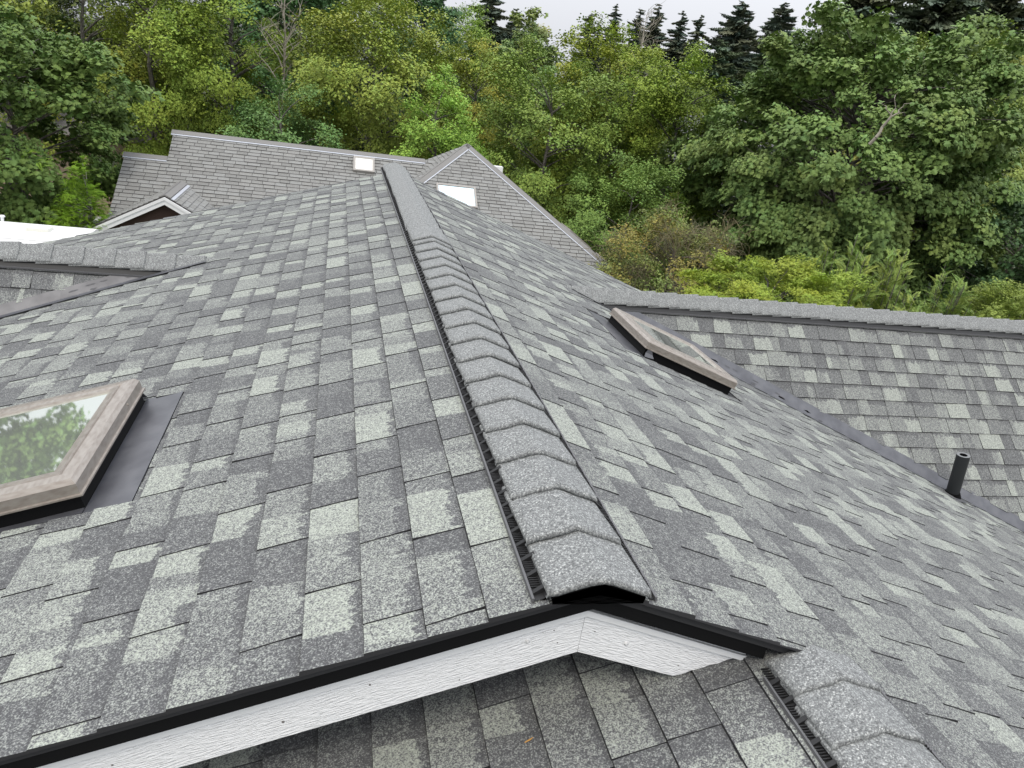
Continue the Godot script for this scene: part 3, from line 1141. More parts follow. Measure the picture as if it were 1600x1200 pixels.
		for e in nails:
			var nm := MB.new()
			var c := V(e[0], -p * absf(e[0]) - 0.116 - e[1], fz)
			if e[2] > 0.004:
				nm.tube(c, c + Vector3(0, 0, 0.002), e[2] * 1.05, e[2], 10, false)
				nm.tube(c + Vector3(0, 0, 0.002), c + Vector3(0, 0, 0.004), e[2], e[2] * 0.45, 10)
				part("nail_head", nm.mesh(M.white), fb)
			else:
				nm.tube(c, c + Vector3(0, 0, 0.0012), e[2], e[2] * 0.8, 8)
				part("nail_head", nm.mesh(M.nail_hole), fb)
	# skylights
	var nl := Vector3(-PL, 1, 0).normalized()
	var dl := Vector3(-1, -PL, 0).normalized()
	var bl := slope_basis(nl, dl)
	var s1 := skylight(house, V(-1.83, -PL * 1.83, -1.45), bl, 0.87, 0.86, M.glass, "bronze skylight with its side flashing bare on the slope")
	flash_sheet(s1, Rect2(-0.435 - 0.15, -0.46, 0.16, 0.91))
	flash_sheet(s1, Rect2(-0.42, -0.45, 0.9, 0.1))
	apron(s1, Vector2(-0.425, 0.43), 1.0)
	var nr := Vector3(PR, 1, 0).normalized()
	var dr := Vector3(1, -PR, 0).normalized()
	var brr := slope_basis(nr, dr)
	var s2 := skylight(house, V(1.80, -PR * 1.80, -3.39), brr, 0.80, 0.74, M.glass, "bronze skylight close to the right valley")
	flash_sheet(s2, Rect2(-0.40 - 0.15, -0.43, 0.16, 0.86))
	apron(s2, Vector2(-0.39, 0.37), 1.0)
	# plumbing vent pipe
	var pr := Node3D.new()
	pr.name = "vent_pipe"
	house.add_child(pr, true)
	pr.position = V(4.59, -PR * 4.59, -3.085)
	pr.rotation = Vector3(-0.02, 0, 0.12)
	m = MB.new()
	m.tube(Vector3(0, -0.05, 0), Vector3(0, 0.40, 0), 0.052, 0.052, 24, false)
	var inn := MB.new()
	inn.tube(Vector3(0, 0.40, 0), Vector3(0, 0.15, 0), 0.030, 0.030, 24, true)
	part("pipe", m.mesh(mat(lin(0.014, 0.016, 0.018), 0.55)), pr)
	part("bore", inn.mesh(M.black_metal), pr)
	m = MB.new()
	for k in 24:
		var a := TAU * k / 24.0
		var b := TAU * (k + 1) / 24.0
		m.poly([Vector3(cos(b) * 0.052, 0.40, sin(b) * 0.052), Vector3(cos(b) * 0.030, 0.40, sin(b) * 0.030), Vector3(cos(a) * 0.030, 0.40, sin(a) * 0.030), Vector3(cos(a) * 0.052, 0.40, sin(a) * 0.052)], [], Vector3.UP)
	part("rim", m.mesh(mat(lin(0.15, 0.155, 0.16), 0.5)), pr)
	m = MB.new()
	var pb := slope_basis(nr, dr)
	var ring := []
	for k in 4:
		var e: Vector2 = [Vector2(-0.12, -0.13), Vector2(-0.12, 0.13), Vector2(0.06, 0.13), Vector2(0.06, -0.13)][k]
		ring.append(Vector3(0, 0.0, 0) + pb.x * e.x + pb.z * e.y + pb.y * 0.0135)
	m.poly(ring, [], nr)
	var fo := part("flashing", m.mesh(M.flashing), pr)
	fo.rotation = Vector3.ZERO
	m = MB.new()
	m.tube(Vector3(0, 0.0, 0), Vector3(0, 0.045, 0), 0.074, 0.056, 24, false)
	part("collar", m.mesh(M.black_metal), pr)
	return house

func prism_board(m: MB, pts: Array, z0: float, z1: float, along: Vector2) -> void:
	var f := []
	var b := []
	var uv := []
	var up := Vector2(-along.y, along.x)
	for p in pts:
		f.append(V(p.x, p.y, z1))
		b.append(V(p.x, p.y, z0))
		uv.append(Vector2(p.dot(along) * 2.2, p.dot(up) * 2.2))
	var no := Vector3(0, 0, 1)
	# fan from the middle keeps ragged outlines sound
	m.poly(f, uv, no)
	var r := b.duplicate()
	r.reverse()
	m.poly(r)
	for q in f.size():
		var w := (q + 1) % f.size()
		m.poly([f[q], b[q], b[w], f[w]])

func flash_sheet(s: Node3D, r: Rect2) -> void:
	var m := MB.new()
	m.box(Vector3(r.position.x, -0.001, r.position.y), Vector3(r.end.x, 0.0035, r.end.y))
	part("flashing", m.mesh(M.flashing), s)

# bent metal ear at the lower near corner of the kerb
func apron(s: Node3D, c: Vector2, sg: float) -> void:
	var m := MB.new()
	var a := Vector3(c.x, 0.004, c.y)
	var pts := [a + Vector3(0.012, 0.062, 0.004), a + Vector3(0.0, 0.03, 0.012), a + Vector3(-0.004, 0.004, 0.03), a + Vector3(0.03, 0.006, 0.03), a + Vector3(0.075, 0.012, 0.022), a + Vector3(0.06, 0.03, 0.008), a + Vector3(0.045, 0.055, 0.004)]
	m.poly([pts[0], pts[1], pts[5], pts[6]])
	m.poly([pts[1], pts[2], pts[3], pts[5]])
	m.poly([pts[3], pts[4], pts[5]])
	part("corner_flashing", m.mesh(M.flashing), s)

# ---------------------------------------------------------------- the neighbouring house
func old_tabs(fr: Dictionary, outline: Array, d0: float, d1: float, u0: float, u1: float, top: MB, side: MB, seed_: int) -> void:
	var rng := RandomNumberGenerator.new()
	rng.seed = seed_
	var e := 0.14
	var d := d0
	while d < d1:
		var u := u0 - rng.randf() * 0.4
		while u < u1:
			var w := rng.randf_range(0.26, 0.36)
			var g := 0.006
			var p := [Vector2(u + g, d), Vector2(u + w - g, d), Vector2(u + w - g, d + e), Vector2(u + g, d + e)]
			for k in outline.size():
				var a: Vector2 = outline[k]
				var b: Vector2 = outline[(k + 1) % outline.size()]
				p = clip(p, a, Vector2(-(b - a).y, (b - a).x).normalized())
				if p.size() < 3:
					break
			if p.size() > 2 and area(p) > 1e-4:
				var j := rng.randf_range(0.80, 1.12)
				top.col = Color(j, j * 0.99, j * 0.98)
				var P := []
				var B := []
				var lift := rng.randf_range(0.014, 0.024)
				for q in p:
					var f: float = (q.y - d) / e
					P.append(fr.O + fr.U * q.x + fr.D * q.y + fr.N * lerpf(0.003, lift, f))
					B.append(fr.O + fr.U * q.x + fr.D * q.y - fr.N * 0.004)
				if (P[1] - P[0]).cross(P[2] - P[0]).dot(fr.N) < 0:
					P.reverse()
					B.reverse()
				top.poly(P)
				for k in P.size():
					var x := (k + 1) % P.size()
					side.poly([P[k], B[k], B[x], P[x]])
			u += w
		d += e

func ccw(o: Array) -> Array:
	var s := 0.0
	for k in o.size():
		s += o[k].cross(o[(k + 1) % o.size()])
	var r := o.duplicate()
	if s < 0:
		r.reverse()
	return r

func strip_along(m: MB, a: Vector3, b: Vector3, side: Vector3, w: float, n: Vector3, h: float) -> void:
	var p := [a + n * h, b + n * h, b + n * h + side * w, a + n * h + side * w]
	if (p[1] - p[0]).cross(p[2] - p[0]).dot(n) < 0:
		p.reverse()
	var b2 := []
	for q in p:
		b2.append(q - n * 0.03)
	m.hexa(p, b2)

func build_neighbour() -> void:
	var w := 0.66
	var house := thing("neighbour_house", "house beyond with weathered warm grey shingle roofs, white trimmed gable and pyramid roof", "house")
	var top := MB.new()
	var side := MB.new()
	var deck := MB.new()
	var k := sqrt(1 + w * w)
	var F := frame("front", V(0, -1.53, -22.03), Vector3(1, 0, 0), Vector3(0, -w, 1))
	var FB := frame("back", V(0, -1.53, -22.03), Vector3(1, 0, 0), Vector3(0, -w, -1))
	# main slope and its lower step on the left, in one plane
	var o1 := ccw([Vector2(-5.15, 0), Vector2(3.2, 0), Vector2(3.2, 4.9), Vector2(-5.15, 4.9)])
	old_tabs(F, o1, 0, 4.9, -5.2, 3.2, top, side, 3)
	slab(F, o1, 0.08, deck)
	slab(FB, [Vector2(-5.15, 0), Vector2(3.2, 0), Vector2(3.2, 4.9), Vector2(-5.15, 4.9)], 0.08, deck)
	var dd := 0.94 * k
	var o2 := ccw([Vector2(-6.22, dd), Vector2(-5.15, dd), Vector2(-5.15, 4.9), Vector2(-6.22, 4.9)])
	old_tabs(F, o2, dd, 4.9, -6.3, -5.15, top, side, 4)
	slab(F, o2, 0.08, deck)
	var LB := frame("back", V(0, -1.53 - 0.94 * w, -22.03 + 0.94), Vector3(1, 0, 0), Vector3(0, -w, -1))
	slab(LB, [Vector2(-6.22, 0), Vector2(-5.15, 0), Vector2(-5.15, 3.5), Vector2(-6.22, 3.5)], 0.08, deck)
	# pyramid
	var A := V(3.27, -0.92, -22.0)
	var half := 4.6
	for q in 4:
		var g := PI / 2 * q
		var out := Vector3(sin(g), 0, cos(g))
		var u := Vector3(cos(g), 0, -sin(g))
		var P := frame("pyr", A, u, out + Vector3(0, -w, 0))
		var o := ccw([Vector2(0, 0), Vector2(half, half * k), Vector2(-half, half * k)])
		if q != 2:
			old_tabs(P, o, 0, half * k, -half, half, top, side, 20 + q)
		slab(P, o, 0.06, deck)
	# gable wing towards us
	var gx := -4.66
	var gy := -2.63
	var gp := 0.55
	var kk := sqrt(1 + gp * gp)
	var GL := frame("gl", V(gx, gy, -18.05), Vector3(0, 0, -1), Vector3(-1, -gp, 0))
	var GR := frame("gr", V(gx, gy, -18.05), Vector3(0, 0, -1), Vector3(1, -gp, 0))
	for fr in [GL, GR]:
		var o := ccw([Vector2(0, 0), Vector2(3.4, 0), Vector2(3.4, 1.75 * kk), Vector2(0, 1.75 * kk)])
		old_tabs(fr, o, 0, 1.75 * kk, -0.2, 3.4, top, side, 31)
		slab(fr, o, 0.06, deck)
	part("roof_deck", deck.mesh(M.old_edge), house)
	var sm := top.mesh(M.old_shingle)
	side.into(sm, M.old_edge)
	part("shingles", sm, house).set_meta("kind", "stuff")
	# ridge caps and zinc strips
	var rc := MB.new()
	var zn := MB.new()
	var x1 := 2.0
	for e in [[-5.2, x1, -1.53, -22.03], [-6.26, -5.16, -1.53 - 0.94 * w, -21.09]]:
		var a := V(e[0], e[2], e[3])
		var b := V(e[1], e[2], e[3])
		strip_along(rc, a, b, F.D, 0.16, F.N, 0.035)
		strip_along(rc, a, b, FB.D, 0.16, FB.N, 0.035)
		strip_along(zn, a + F.D * 0.165, b + F.D * 0.165, F.D, 0.035, F.N, 0.030)
	var pn := Vector3(0, 1, w).normalized()
	for sx in [-1.0, 1.0]:
		var b := A + Vector3(sx, -w, 1) * 4.6
		var al := (b - A).normalized()
		var sd := (Vector3(-sx, 0, 0) - al * Vector3(-sx, 0, 0).dot(al))
		sd = pn.cross(al).normalized()
		if sd.x * sx > 0:
			sd = -sd
		strip_along(rc, A, b, sd, 0.15, pn, 0.035)
		strip_along(zn, A + sd * 0.15 + al * 0.12, b + sd * 0.15, sd, 0.03, pn, 0.030)
		var sn := Vector3(sx * w, 1, 0).normalized()
		var sd2 := sn.cross(al).normalized()
		if sd2.z > 0:
			sd2 = -sd2
		strip_along(rc, A, b, sd2, 0.15, sn, 0.035)
	strip_along(rc, V(gx, gy, -18.05), V(gx, gy, -20.2), GL.D, 0.14, GL.N, 0.035)
	strip_along(rc, V(gx, gy, -18.05), V(gx, gy, -20.2), GR.D, 0.14, GR.N, 0.035)
	strip_along(zn, V(gx, gy, -18.05) + GR.D * 0.16, V(gx, gy, -20.2) + GR.D * 0.16, GR.D, 0.07, GR.N, 0.030)
	part("ridge_cap", rc.mesh(mat(lin(0.20, 0.195, 0.19), 0.9)), house)
	part("ridge_strip", zn.mesh(M.zinc), house)
	# gable: white bargeboards, brown wall
	var gz := -18.02
	for sx in [-1.0, 1.0]:
		var m := MB.new()
		var e := 1.78
		var p := [Vector2(gx, gy - 0.03), Vector2(gx, gy - 0.21), Vector2(gx + sx * e, gy - gp * e - 0.21), Vector2(gx + sx * e, gy - gp * e - 0.03)]
		if sx < 0:
			p.reverse()
		prism_x(m, p, gz - 0.04, gz)
		var bb := part("bargeboard", m.mesh(M.white), house)
		m = MB.new()
		p = [Vector2(gx, gy - 0.028), Vector2(gx, gy - 0.10), Vector2(gx + sx * e, gy - gp * e - 0.10), Vector2(gx + sx * e, gy - gp * e - 0.028)]
		if sx < 0:
			p.reverse()
		prism_x(m, p, gz - 0.04, gz + 0.02)
		part("trim_strip", m.mesh(M.white), bb)
	var m := MB.new()
	prism_x(m, [Vector2(gx - 1.5, -H), Vector2(gx + 1.5, -H), Vector2(gx + 1.5, gy - gp * 1.5 - 0.07), Vector2(gx, gy - 0.07), Vector2(gx - 1.5, gy - gp * 1.5 - 0.07)], -20.0, gz - 0.22)
	part("wall", m.mesh(M.brown), house)
	m = MB.new()
	prism_x(m, [Vector2(-6.0, -H), Vector2(7.2, -H), Vector2(7.2, -4.2), Vector2(-6.0, -4.2)], -25.5, -18.6)
	part("wall", m.mesh(M.siding), house)
	# wall above the step
	m = MB.new()
	m.hexa([V(-5.16, -4.2, -18.2), V(-5.16, -4.2, -22), V(-5.16, -1.62, -22.03)].slice(0, 3), [V(-5.12, -4.2, -18.2), V(-5.12, -4.2, -22), V(-5.12, -1.62, -22.03)])
	# gutter on the gable wing
	m = MB.new()
	var gxe := gx - 1.80
	m.box(V(gxe - 0.12, gy - gp * 1.80 - 0.10, -19.4), V(gxe, gy - gp * 1.80 - 0.01, -18.0))
	m.box(V(gxe - 0.16, gy - gp * 1.80 - 0.02, -19.42), V(gxe + 0.16, gy - gp * 1.80 + 0.03, -19.38))
	part("gutter", m.mesh(M.white), house)
	# skylights
	flat_light(house, F, Vector2(0.155, 0.49 * k), 0.62, 0.62, M.sky_glare)
	var P0 := frame("pyr", A, Vector3(1, 0, 0), Vector3(0, -w, 1))
	flat_light(house, P0, Vector2(-0.50, 2.0 * k), 1.16, 0.86, M.pale_glass)
	var P1 := frame("pyr", A, Vector3(0, 0, -1), Vector3(1, -w, 0))
	flat_light(house, P1, Vector2(-1.9, 3.3 * k), 1.0, 0.9, M.black_metal)
	flat_light(house, P1, Vector2(-3.0, 4.0 * k), 0.9, 0.5, M.black_metal)
	# a small hooded vent on the far side of the hip
	m = MB.new()
	var hv: Vector3 = A + Vector3(1.0, -w, -0.2)
	m.box(hv + Vector3(-0.05, -0.1, -0.12), hv + Vector3(0.22, 0.10, 0.12))
	part("roof_vent", m.mesh(M.white), house)

func flat_light(parent: Node, fr: Dictionary, c: Vector2, wu: float, wd: float, glass: Material) -> void:
	var r := Node3D.new()
	r.name = "skylight"
	parent.add_child(r, true)
	r.transform = Transform3D(Basis(fr.U, fr.N, fr.U.cross(fr.N)), fr.O + fr.U * c.x + fr.D * c.y)
	var m := MB.new()
	for e in [[-wu / 2, -wu / 2 + 0.06, -wd / 2, wd / 2], [wu / 2 - 0.06, wu / 2, -wd / 2, wd / 2], [-wu / 2 + 0.06, wu / 2 - 0.06, -wd / 2, -wd / 2 + 0.06], [-wu / 2 + 0.06, wu / 2 - 0.06, wd / 2 - 0.06, wd / 2]]:
		m.box(Vector3(e[0], -0.02, e[2]), Vector3(e[1], 0.09, e[3]))
	part("frame", m.mesh(mat(lin(0.30, 0.28, 0.26), 0.5)), r)
	m = MB.new()
	m.box(Vector3(-wu / 2 + 0.06, 0.0, -wd / 2 + 0.06), Vector3(wu / 2 - 0.06, 0.075, wd / 2 - 0.06))
	part("glass_pane", m.mesh(glass), r)

# ---------------------------------------------------------------- white motorhome beside the neighbour
func build_motorhome() -> void:
	var t := thing("motorhome", "white flat roofed motorhome parked in front of the maple", "motorhome", Vector3(-10.4, 0, -14.75))
	var x0 := -4.9
	var x1 := 4.95
	var top := H - 2.95
	var m := MB.new()
	# cross-section along z with rounded shoulders
	var sec := [Vector2(-0.80, 0.55), Vector2(-0.80, top - 0.10), Vector2(-0.74, top - 0.02), Vector2(-0.66, top), Vector2(0.66, top), Vector2(0.70, top - 0.012), Vector2(0.78, top - 0.07), Vector2(0.80, top - 0.16), Vector2(0.80, 0.55)]
	var f := []
	var b := []
	for s in sec:
		f.append(Vector3(x1, s.y, s.x))
		b.append(Vector3(x0, s.y, s.x))
	m.hexa(f, b)
	part("body", m.mesh(mat(lin(0.80, 0.80, 0.80), 0.35)), t)
	m = MB.new()
	m.box(Vector3(x0 + 0.02, top - 0.03, 0.665), Vector3(x1 - 0.02, top + 0.012, 0.69))
	part("roof_rail", m.mesh(M.white), t)
	m = MB.new()
	m.box(Vector3(3.85, top + 0.001, -0.32), Vector3(4.25, top + 0.06, -0.02))
	part("roof_hatch", m.mesh(mat(lin(0.68, 0.68, 0.62), 0.5)), t)
	m = MB.new()
	m.tube(Vector3(3.2, top, -0.70), Vector3(3.2, top + 0.08, -0.70), 0.03, 0.03, 10)
	m.tube(Vector3(3.2, top + 0.08, -0.70), Vector3(3.2, top + 0.11, -0.70), 0.06, 0.05, 10)
	part("roof_vent", m.mesh(M.white), t)
	for x in [-3.2, 3.0]:
		for z in [-0.68, 0.68]:
			m = MB.new()
			m.tube(Vector3(x, 0.36, z - 0.11), Vector3(x, 0.36, z + 0.11), 0.36, 0.36, 20)
			m.tube(Vector3(x, 0.36, z + 0.11), Vector3(x, 0.36, z - 0.11), 0.36, 0.36, 20)
			part("wheel", m.mesh(M.black_metal), t)

func far_house(label: String, x: float, z: float, wx: float, hy: float, wall: Color, roof: Color) -> void:
	var t := thing("distant_house", label, "house", Vector3(x, 0, z))
	var m := MB.new()
	m.box(Vector3(-wx / 2, 0, -3), Vector3(wx / 2, hy, 3))
	part("wall", m.mesh(mat(wall, 0.8)), t)
	m = MB.new()
	m.hexa([Vector3(-wx / 2 - 0.3, hy, 3.4), Vector3(wx / 2 + 0.3, hy, 3.4), Vector3(wx / 2 + 0.3, hy + 1.7, 0), Vector3(-wx / 2 - 0.3, hy + 1.7, 0)], [Vector3(-wx / 2 - 0.3, hy, -3.4), Vector3(wx / 2 + 0.3, hy, -3.4), Vector3(wx / 2 + 0.3, hy + 1.69, -0.01), Vector3(-wx / 2 - 0.3, hy + 1.69, -0.01)])
	part("roof", m.mesh(mat(roof, 0.9)), t)
	for k in 3:
		m = MB.new()
		var c := -wx / 2 + wx * (k + 0.5) / 3.0
		m.box(Vector3(c - 0.5, hy - 1.9, 2.95), Vector3(c + 0.5, hy - 0.7, 3.02))
		part("window", m.mesh(M.glass), t)

func hill_y(x: float, z: float) -> float:
	var t := clampf((-z - 36.0) / 40.0, 0.0, 1.0)
	return t * t * (3.0 - 2.0 * t) * 3.4

# ---------------------------------------------------------------- everything
func _ready() -> void:
	# camera
	cam = Camera3D.new()
	cam.name = "camera"
	add_child(cam)
	cam.position = V(-0.6507, 1.08, 1.2992)
	cam.rotation_degrees = Vector3(-22.4554, -15.4787, 8.4281)
	cam.fov = 2.0 * rad_to_deg(atan(600.0 / 1135.6))
	cam.near = 0.05
	cam.far = 900.0
	cam.current = true
	# overcast sky and a weak, very soft sun
	var env := Environment.new()
	env.background_mode = Environment.BG_SKY
	var sky := ProceduralSkyMaterial.new()
	sky.sky_top_color = Color(0.95, 0.965, 0.99)
	sky.sky_horizon_color = Color(0.545, 0.55, 0.565)
	sky.sky_curve = 0.6
	sky.sky_energy_multiplier = 1.5
	sky.ground_bottom_color = Color(0.16, 0.17, 0.13)
	sky.ground_horizon_color = Color(0.35, 0.37, 0.33)
	sky.sun_angle_max = 0.0
	var sk := Sky.new()
	sk.sky_material = sky
	env.sky = sk
	env.tonemap_mode = Environment.TONE_MAPPER_LINEAR
	env.tonemap_exposure = 1.06
	env.sdfgi_enabled = true
	env.ssao_enabled = true
	env.ssil_enabled = true
	var we := WorldEnvironment.new()
	we.name = "environment"
	we.environment = env
	add_child(we)
	var sun := DirectionalLight3D.new()
	sun.name = "sun"
	sun.light_energy = 0.5
	sun.light_color = Color(1.0, 0.97, 0.92)
	sun.light_angular_distance = 25.0
	sun.shadow_enabled = true
	add_child(sun)
	sun.rotation_degrees = Vector3(-58, -32, 0)

	materials()
	print("materials")
	# ground
	var g := MB.new()
	var N := 60
	for a in N:
		for b in N:
			var x0 := -400.0 + 800.0 * a / N
			var x1 := -400.0 + 800.0 * (a + 1) / N
			var z0 := 60.0 - 460.0 * b / N
			var z1 := 60.0 - 460.0 * (b + 1) / N
			g.poly([Vector3(x0, hill_y(x0, z0), z0), Vector3(x1, hill_y(x1, z0), z0), Vector3(x1, hill_y(x1, z1), z1), Vector3(x0, hill_y(x0, z1), z1)])
	var go := part("ground", g.mesh(M.ground), self)
	go.set_meta("kind", "structure")

	build_house()
	print("house")
	build_neighbour()
	build_motorhome()
	far_house("beige house far behind the dark maple", -12.5, -34, 9, 3.2, lin(0.45, 0.34, 0.26), lin(0.2, 0.19, 0.18))
	far_house("white house beyond the conifers on the rise", 24.5, -47, 7, 5.4, lin(0.6, 0.6, 0.6), lin(0.25, 0.25, 0.26))
	plant()
	# an orange needle fallen on the lower roof
	var nd := MB.new()
	nd.col = Color.WHITE
	nd.tube(Vector3(-0.015, 0, 0.001), Vector3(0.001, 0.0006, 0), 0.0014, 0.0021, 5)
	nd.tube(Vector3(0.001, 0.0006, 0), Vector3(0.014, 0, -0.003), 0.0021, 0.0008, 5)
	var no := part("fallen_needle", nd.mesh(mat(lin(0.5, 0.26, 0.06), 0.7)), self, V(-0.109, -PR * LOWX - LOWP * (LOWX + 0.109) + 0.0130, 0.012))
	no.name = "fallen_needle"
	no.rotation.y = 0.35
	tag(no, "single dry orange needle lying on the lower roof shingles", "needle")
	print("done")

func plant() -> void:
	var maple := Color(0.045, 0.068, 0.018)
	var maple2 := Color(0.056, 0.084, 0.026)
	var alder := Color(0.087, 0.117, 0.020)
	var olive := Color(0.094, 0.115, 0.022)
	# left
	broadleaf("maple_tree", "dark green maple with big drooping leaves behind the white motorhome", {x = -8.6, z = -21.0, lo = -5.2, hi = 0.9, rx = 2.5, kind = "maple", col = maple, clumps = 150, per = 30, seed = 101, rc = 0.5, squash = 0.5, stems = 3})
	broadleaf("alder_tree", "olive green alder rising behind the dark left maple", {x = -10.6, z = -33.0, lo = -5.0, hi = 3.9, rx = 2.9, kind = "alder", col = olive, clumps = 105, per = 34, seed = 102, rc = 0.65, warm = 0.2, size = 1.15})
	broadleaf("alder_tree", "slender alder with pale trunk showing, next to the conical evergreen", {x = -7.4, z = -31.0, lo = -4.3, hi = 3.7, rx = 2.3, kind = "alder", col = alder, clumps = 85, per = 34, seed = 103, rc = 0.6, warm = 0.1, size = 1.1})
	broadleaf("alder_tree", "thin trunked alder above the step in the neighbour's roof", {x = -5.0, z = -32.0, lo = -4.2, hi = 4.0, rx = 2.3, kind = "alder", col = alder, clumps = 85, per = 34, seed = 104, rc = 0.6, warm = 0.1, size = 1.1})
	broadleaf("broadleaf_tree", "dark leafy tree behind the bare grey one", {x = -3.0, z = -40.0, lo = -4.0, hi = 4.9, rx = 3.2, kind = "maple", col = Color(0.03, 0.058, 0.022), clumps = 80, per = 28, seed = 105, rc = 0.7, size = 1.3})
	bare_tree("dead_tree", "bare grey dead tree with thin upswept branches among green crowns", -2.75, -30.0, -0.6, 3.2, 1.5, M.dead_bark, 106, 16)
	broadleaf("alder_tree", "broad olive alder beside the bare dead tree", {x = 0.6, z = -30.5, lo = -4.0, hi = 3.4, rx = 3.2, kind = "alder", col = olive, clumps = 140, per = 36, seed = 107, rc = 0.65, warm = 0.1, size = 1.15})
	broadleaf("alder_tree", "small dark leafy tree just behind the long neighbour ridge", {x = -2.5, z = -26.0, lo = -5.0, hi = 0.1, rx = 1.9, kind = "alder", col = Color(0.05, 0.085, 0.026), clumps = 70, per = 36, seed = 108, rc = 0.5, size = 1.1})
	broadleaf("maple_tree", "dark maple standing high at the back between two olive alders", {x = 3.6, z = -42.0, lo = -2.0, hi = 5.6, rx = 1.9, kind = "maple", col = Color(0.030, 0.060, 0.026), clumps = 60, per = 28, seed = 109, rc = 0.6, size = 1.25})
	broadleaf("young_tree", "bright fresh green young tree behind the pyramid roof peak", {x = 3.0, z = -26.5, lo = -4.5, hi = 1.1, rx = 1.75, kind = "alder", col = Color(0.10, 0.155, 0.028), clumps = 75, per = 34, seed = 110, rc = 0.45, taper = 0.45, size = 1.1})
	broadleaf("alder_tree", "feathery pale green tree far up the slope", {x = 7.0, z = -52.0, lo = -2.0, hi = 5.4, rx = 2.2, kind = "alder", col = Color(0.11, 0.155, 0.035), clumps = 70, per = 30, seed = 111, rc = 0.7, size = 1.6})
	broadleaf("maple_tree", "green maple with rusty orange leaf patches below the sky gap", {x = 8.7, z = -40.0, lo = -3.5, hi = 4.5, rx = 2.7, kind = "maple", col = Color(0.062, 0.095, 0.034), clumps = 95, per = 28, seed = 112, rc = 0.6, warm = 0.7, size = 1.1, taper = 0.3})
	broadleaf("alder_tree", "rusty tinged alder between the young tree and the big alders", {x = 5.2, z = -34.0, lo = -4.5, hi = 2.3, rx = 2.2, kind = "alder", col = olive, clumps = 85, per = 34, seed = 126, rc = 0.55, warm = 0.3, size = 1.1})
	# middle mass
	broadleaf("alder_tree", "rounded alder rising right behind the pyramid roof's long hip", {x = 7.6, z = -28.5, lo = -5.8, hi = 2.2, rx = 2.6, kind = "alder", col = Color(0.078, 0.108, 0.024), clumps = 125, per = 38, seed = 113, rc = 0.6, size = 1.1})
	broadleaf("alder_tree", "tallest rounded alder of the middle group, under the conifer tips", {x = 10.5, z = -30.5, lo = -5.6, hi = 3.5, rx = 2.9, kind = "alder", col = alder, clumps = 145, per = 38, seed = 114, rc = 0.62, warm = 0.25, size = 1.1})
	broadleaf("alder_tree", "alder at the edge of the group, next to the big right maple", {x = 12.6, z = -27.5, lo = -5.2, hi = 2.9, rx = 2.1, kind = "alder", col = alder, clumps = 105, per = 38, seed = 115, rc = 0.58, size = 1.1})
	broadleaf("alder_tree", "low dark leafed tree above the dry brush", {x = 9.5, z = -24.0, lo = -5.6, hi = -1.0, rx = 2.2, kind = "alder", col = Color(0.06, 0.092, 0.022), clumps = 90, per = 38, seed = 116, rc = 0.5, size = 1.05})
	bare_tree("dead_tree", "leafless pale snag poking out above the middle alders", 12.6, -33.0, 1.6, 4.7, 1.6, M.dead_bark, 127, 12)
	# right
	var huge := broadleaf("maple_tree", "huge spreading maple with layered leaf tiers on the right", {x = 17.0, z = -22.5, lo = -5.0, hi = 4.4, rx = 5.2, kind = "maple", col = maple2, clumps = 620, per = 32, seed = 117, rc = 0.58, squash = 0.5, vary = 0.2, warm = 0.12, size = 1.2, stems = 2})
	var lr := RandomNumberGenerator.new()
	lr.seed = 128
	var lm := MB.new()
	bent_limb(lm, Vector3(-3.0, 7.1, 4.8), Vector3(-2.75, 7.9, 5.0), 0.05, 0.03, lr, 5, 0.16, 7)
	for e in [Vector3(-3.25, 8.2, 5.0), Vector3(-2.85, 8.5, 5.1), Vector3(-2.4, 8.3, 5.2), Vector3(-2.3, 8.05, 4.9)]:
		bent_limb(lm, Vector3(-2.75, 7.88, 5.0), e, 0.022, 0.005, lr, 5, 0.3, 5)
	part("dead_limb", lm.mesh(M.dead_bark), huge)
	broadleaf("alder_tree", "light olive alder behind the huge maple's right side", {x = 26.6, z = -29.0, lo = -4.5, hi = 5.4, rx = 4.0, kind = "alder", col = Color(0.09, 0.118, 0.032), clumps = 200, per = 38, seed = 118, rc = 0.7, warm = 0.3, size = 1.2})
	broadleaf("broadleaf_tree", "very dark leafy tree right of the huge maple's foot", {x = 21.8, z = -19.0, lo = -5.5, hi = -0.2, rx = 2.3, kind = "maple", col = Color(0.028, 0.05, 0.02), clumps = 90, per = 30, seed = 119, rc = 0.5})
	broadleaf("broadleaf_tree", "dark green tree in the gap under the right alder", {x = 26.5, z = -23.0, lo = -5.5, hi = 0.6, rx = 2.6, kind = "alder", col = Color(0.04, 0.065, 0.02), clumps = 95, per = 34, seed = 131, rc = 0.55, size = 1.2})
	# low planting behind the right wing
	var br := broadleaf("brush_thicket", "dry brown brush thicket with tangled dead twigs", {x = 8.6, z = -17.0, lo = -5.4, hi = -2.0, rx = 1.75, kind = "twig", col = Color(0.078, 0.066, 0.042), clumps = 28, per = 14, seed = 120, rc = 0.5, size = 1.2, bark = M.dead_twig, cat = "thicket"})
	broadleaf("leafy_bush", "sparse green bush growing through the dry brush", {x = 8.6, z = -17.5, lo = -5.4, hi = -1.75, rx = 1.9, kind = "alder", col = Color(0.07, 0.085, 0.026), clumps = 110, per = 20, seed = 130, rc = 0.42, warm = 0.6, cat = "shrub"})
	broadleaf("japanese_maple", "low spreading yellow green laceleaf maple with orange tips", {x = 7.45, z = -10.4, lo = -3.6, hi = -1.36, rx = 1.6, kind = "lace", col = Color(0.098, 0.128, 0.018), clumps = 150, per = 60, seed = 121, rc = 0.34, squash = 0.28, warm = 0.18, vary = 0.15, size = 1.0, cat = "tree"})
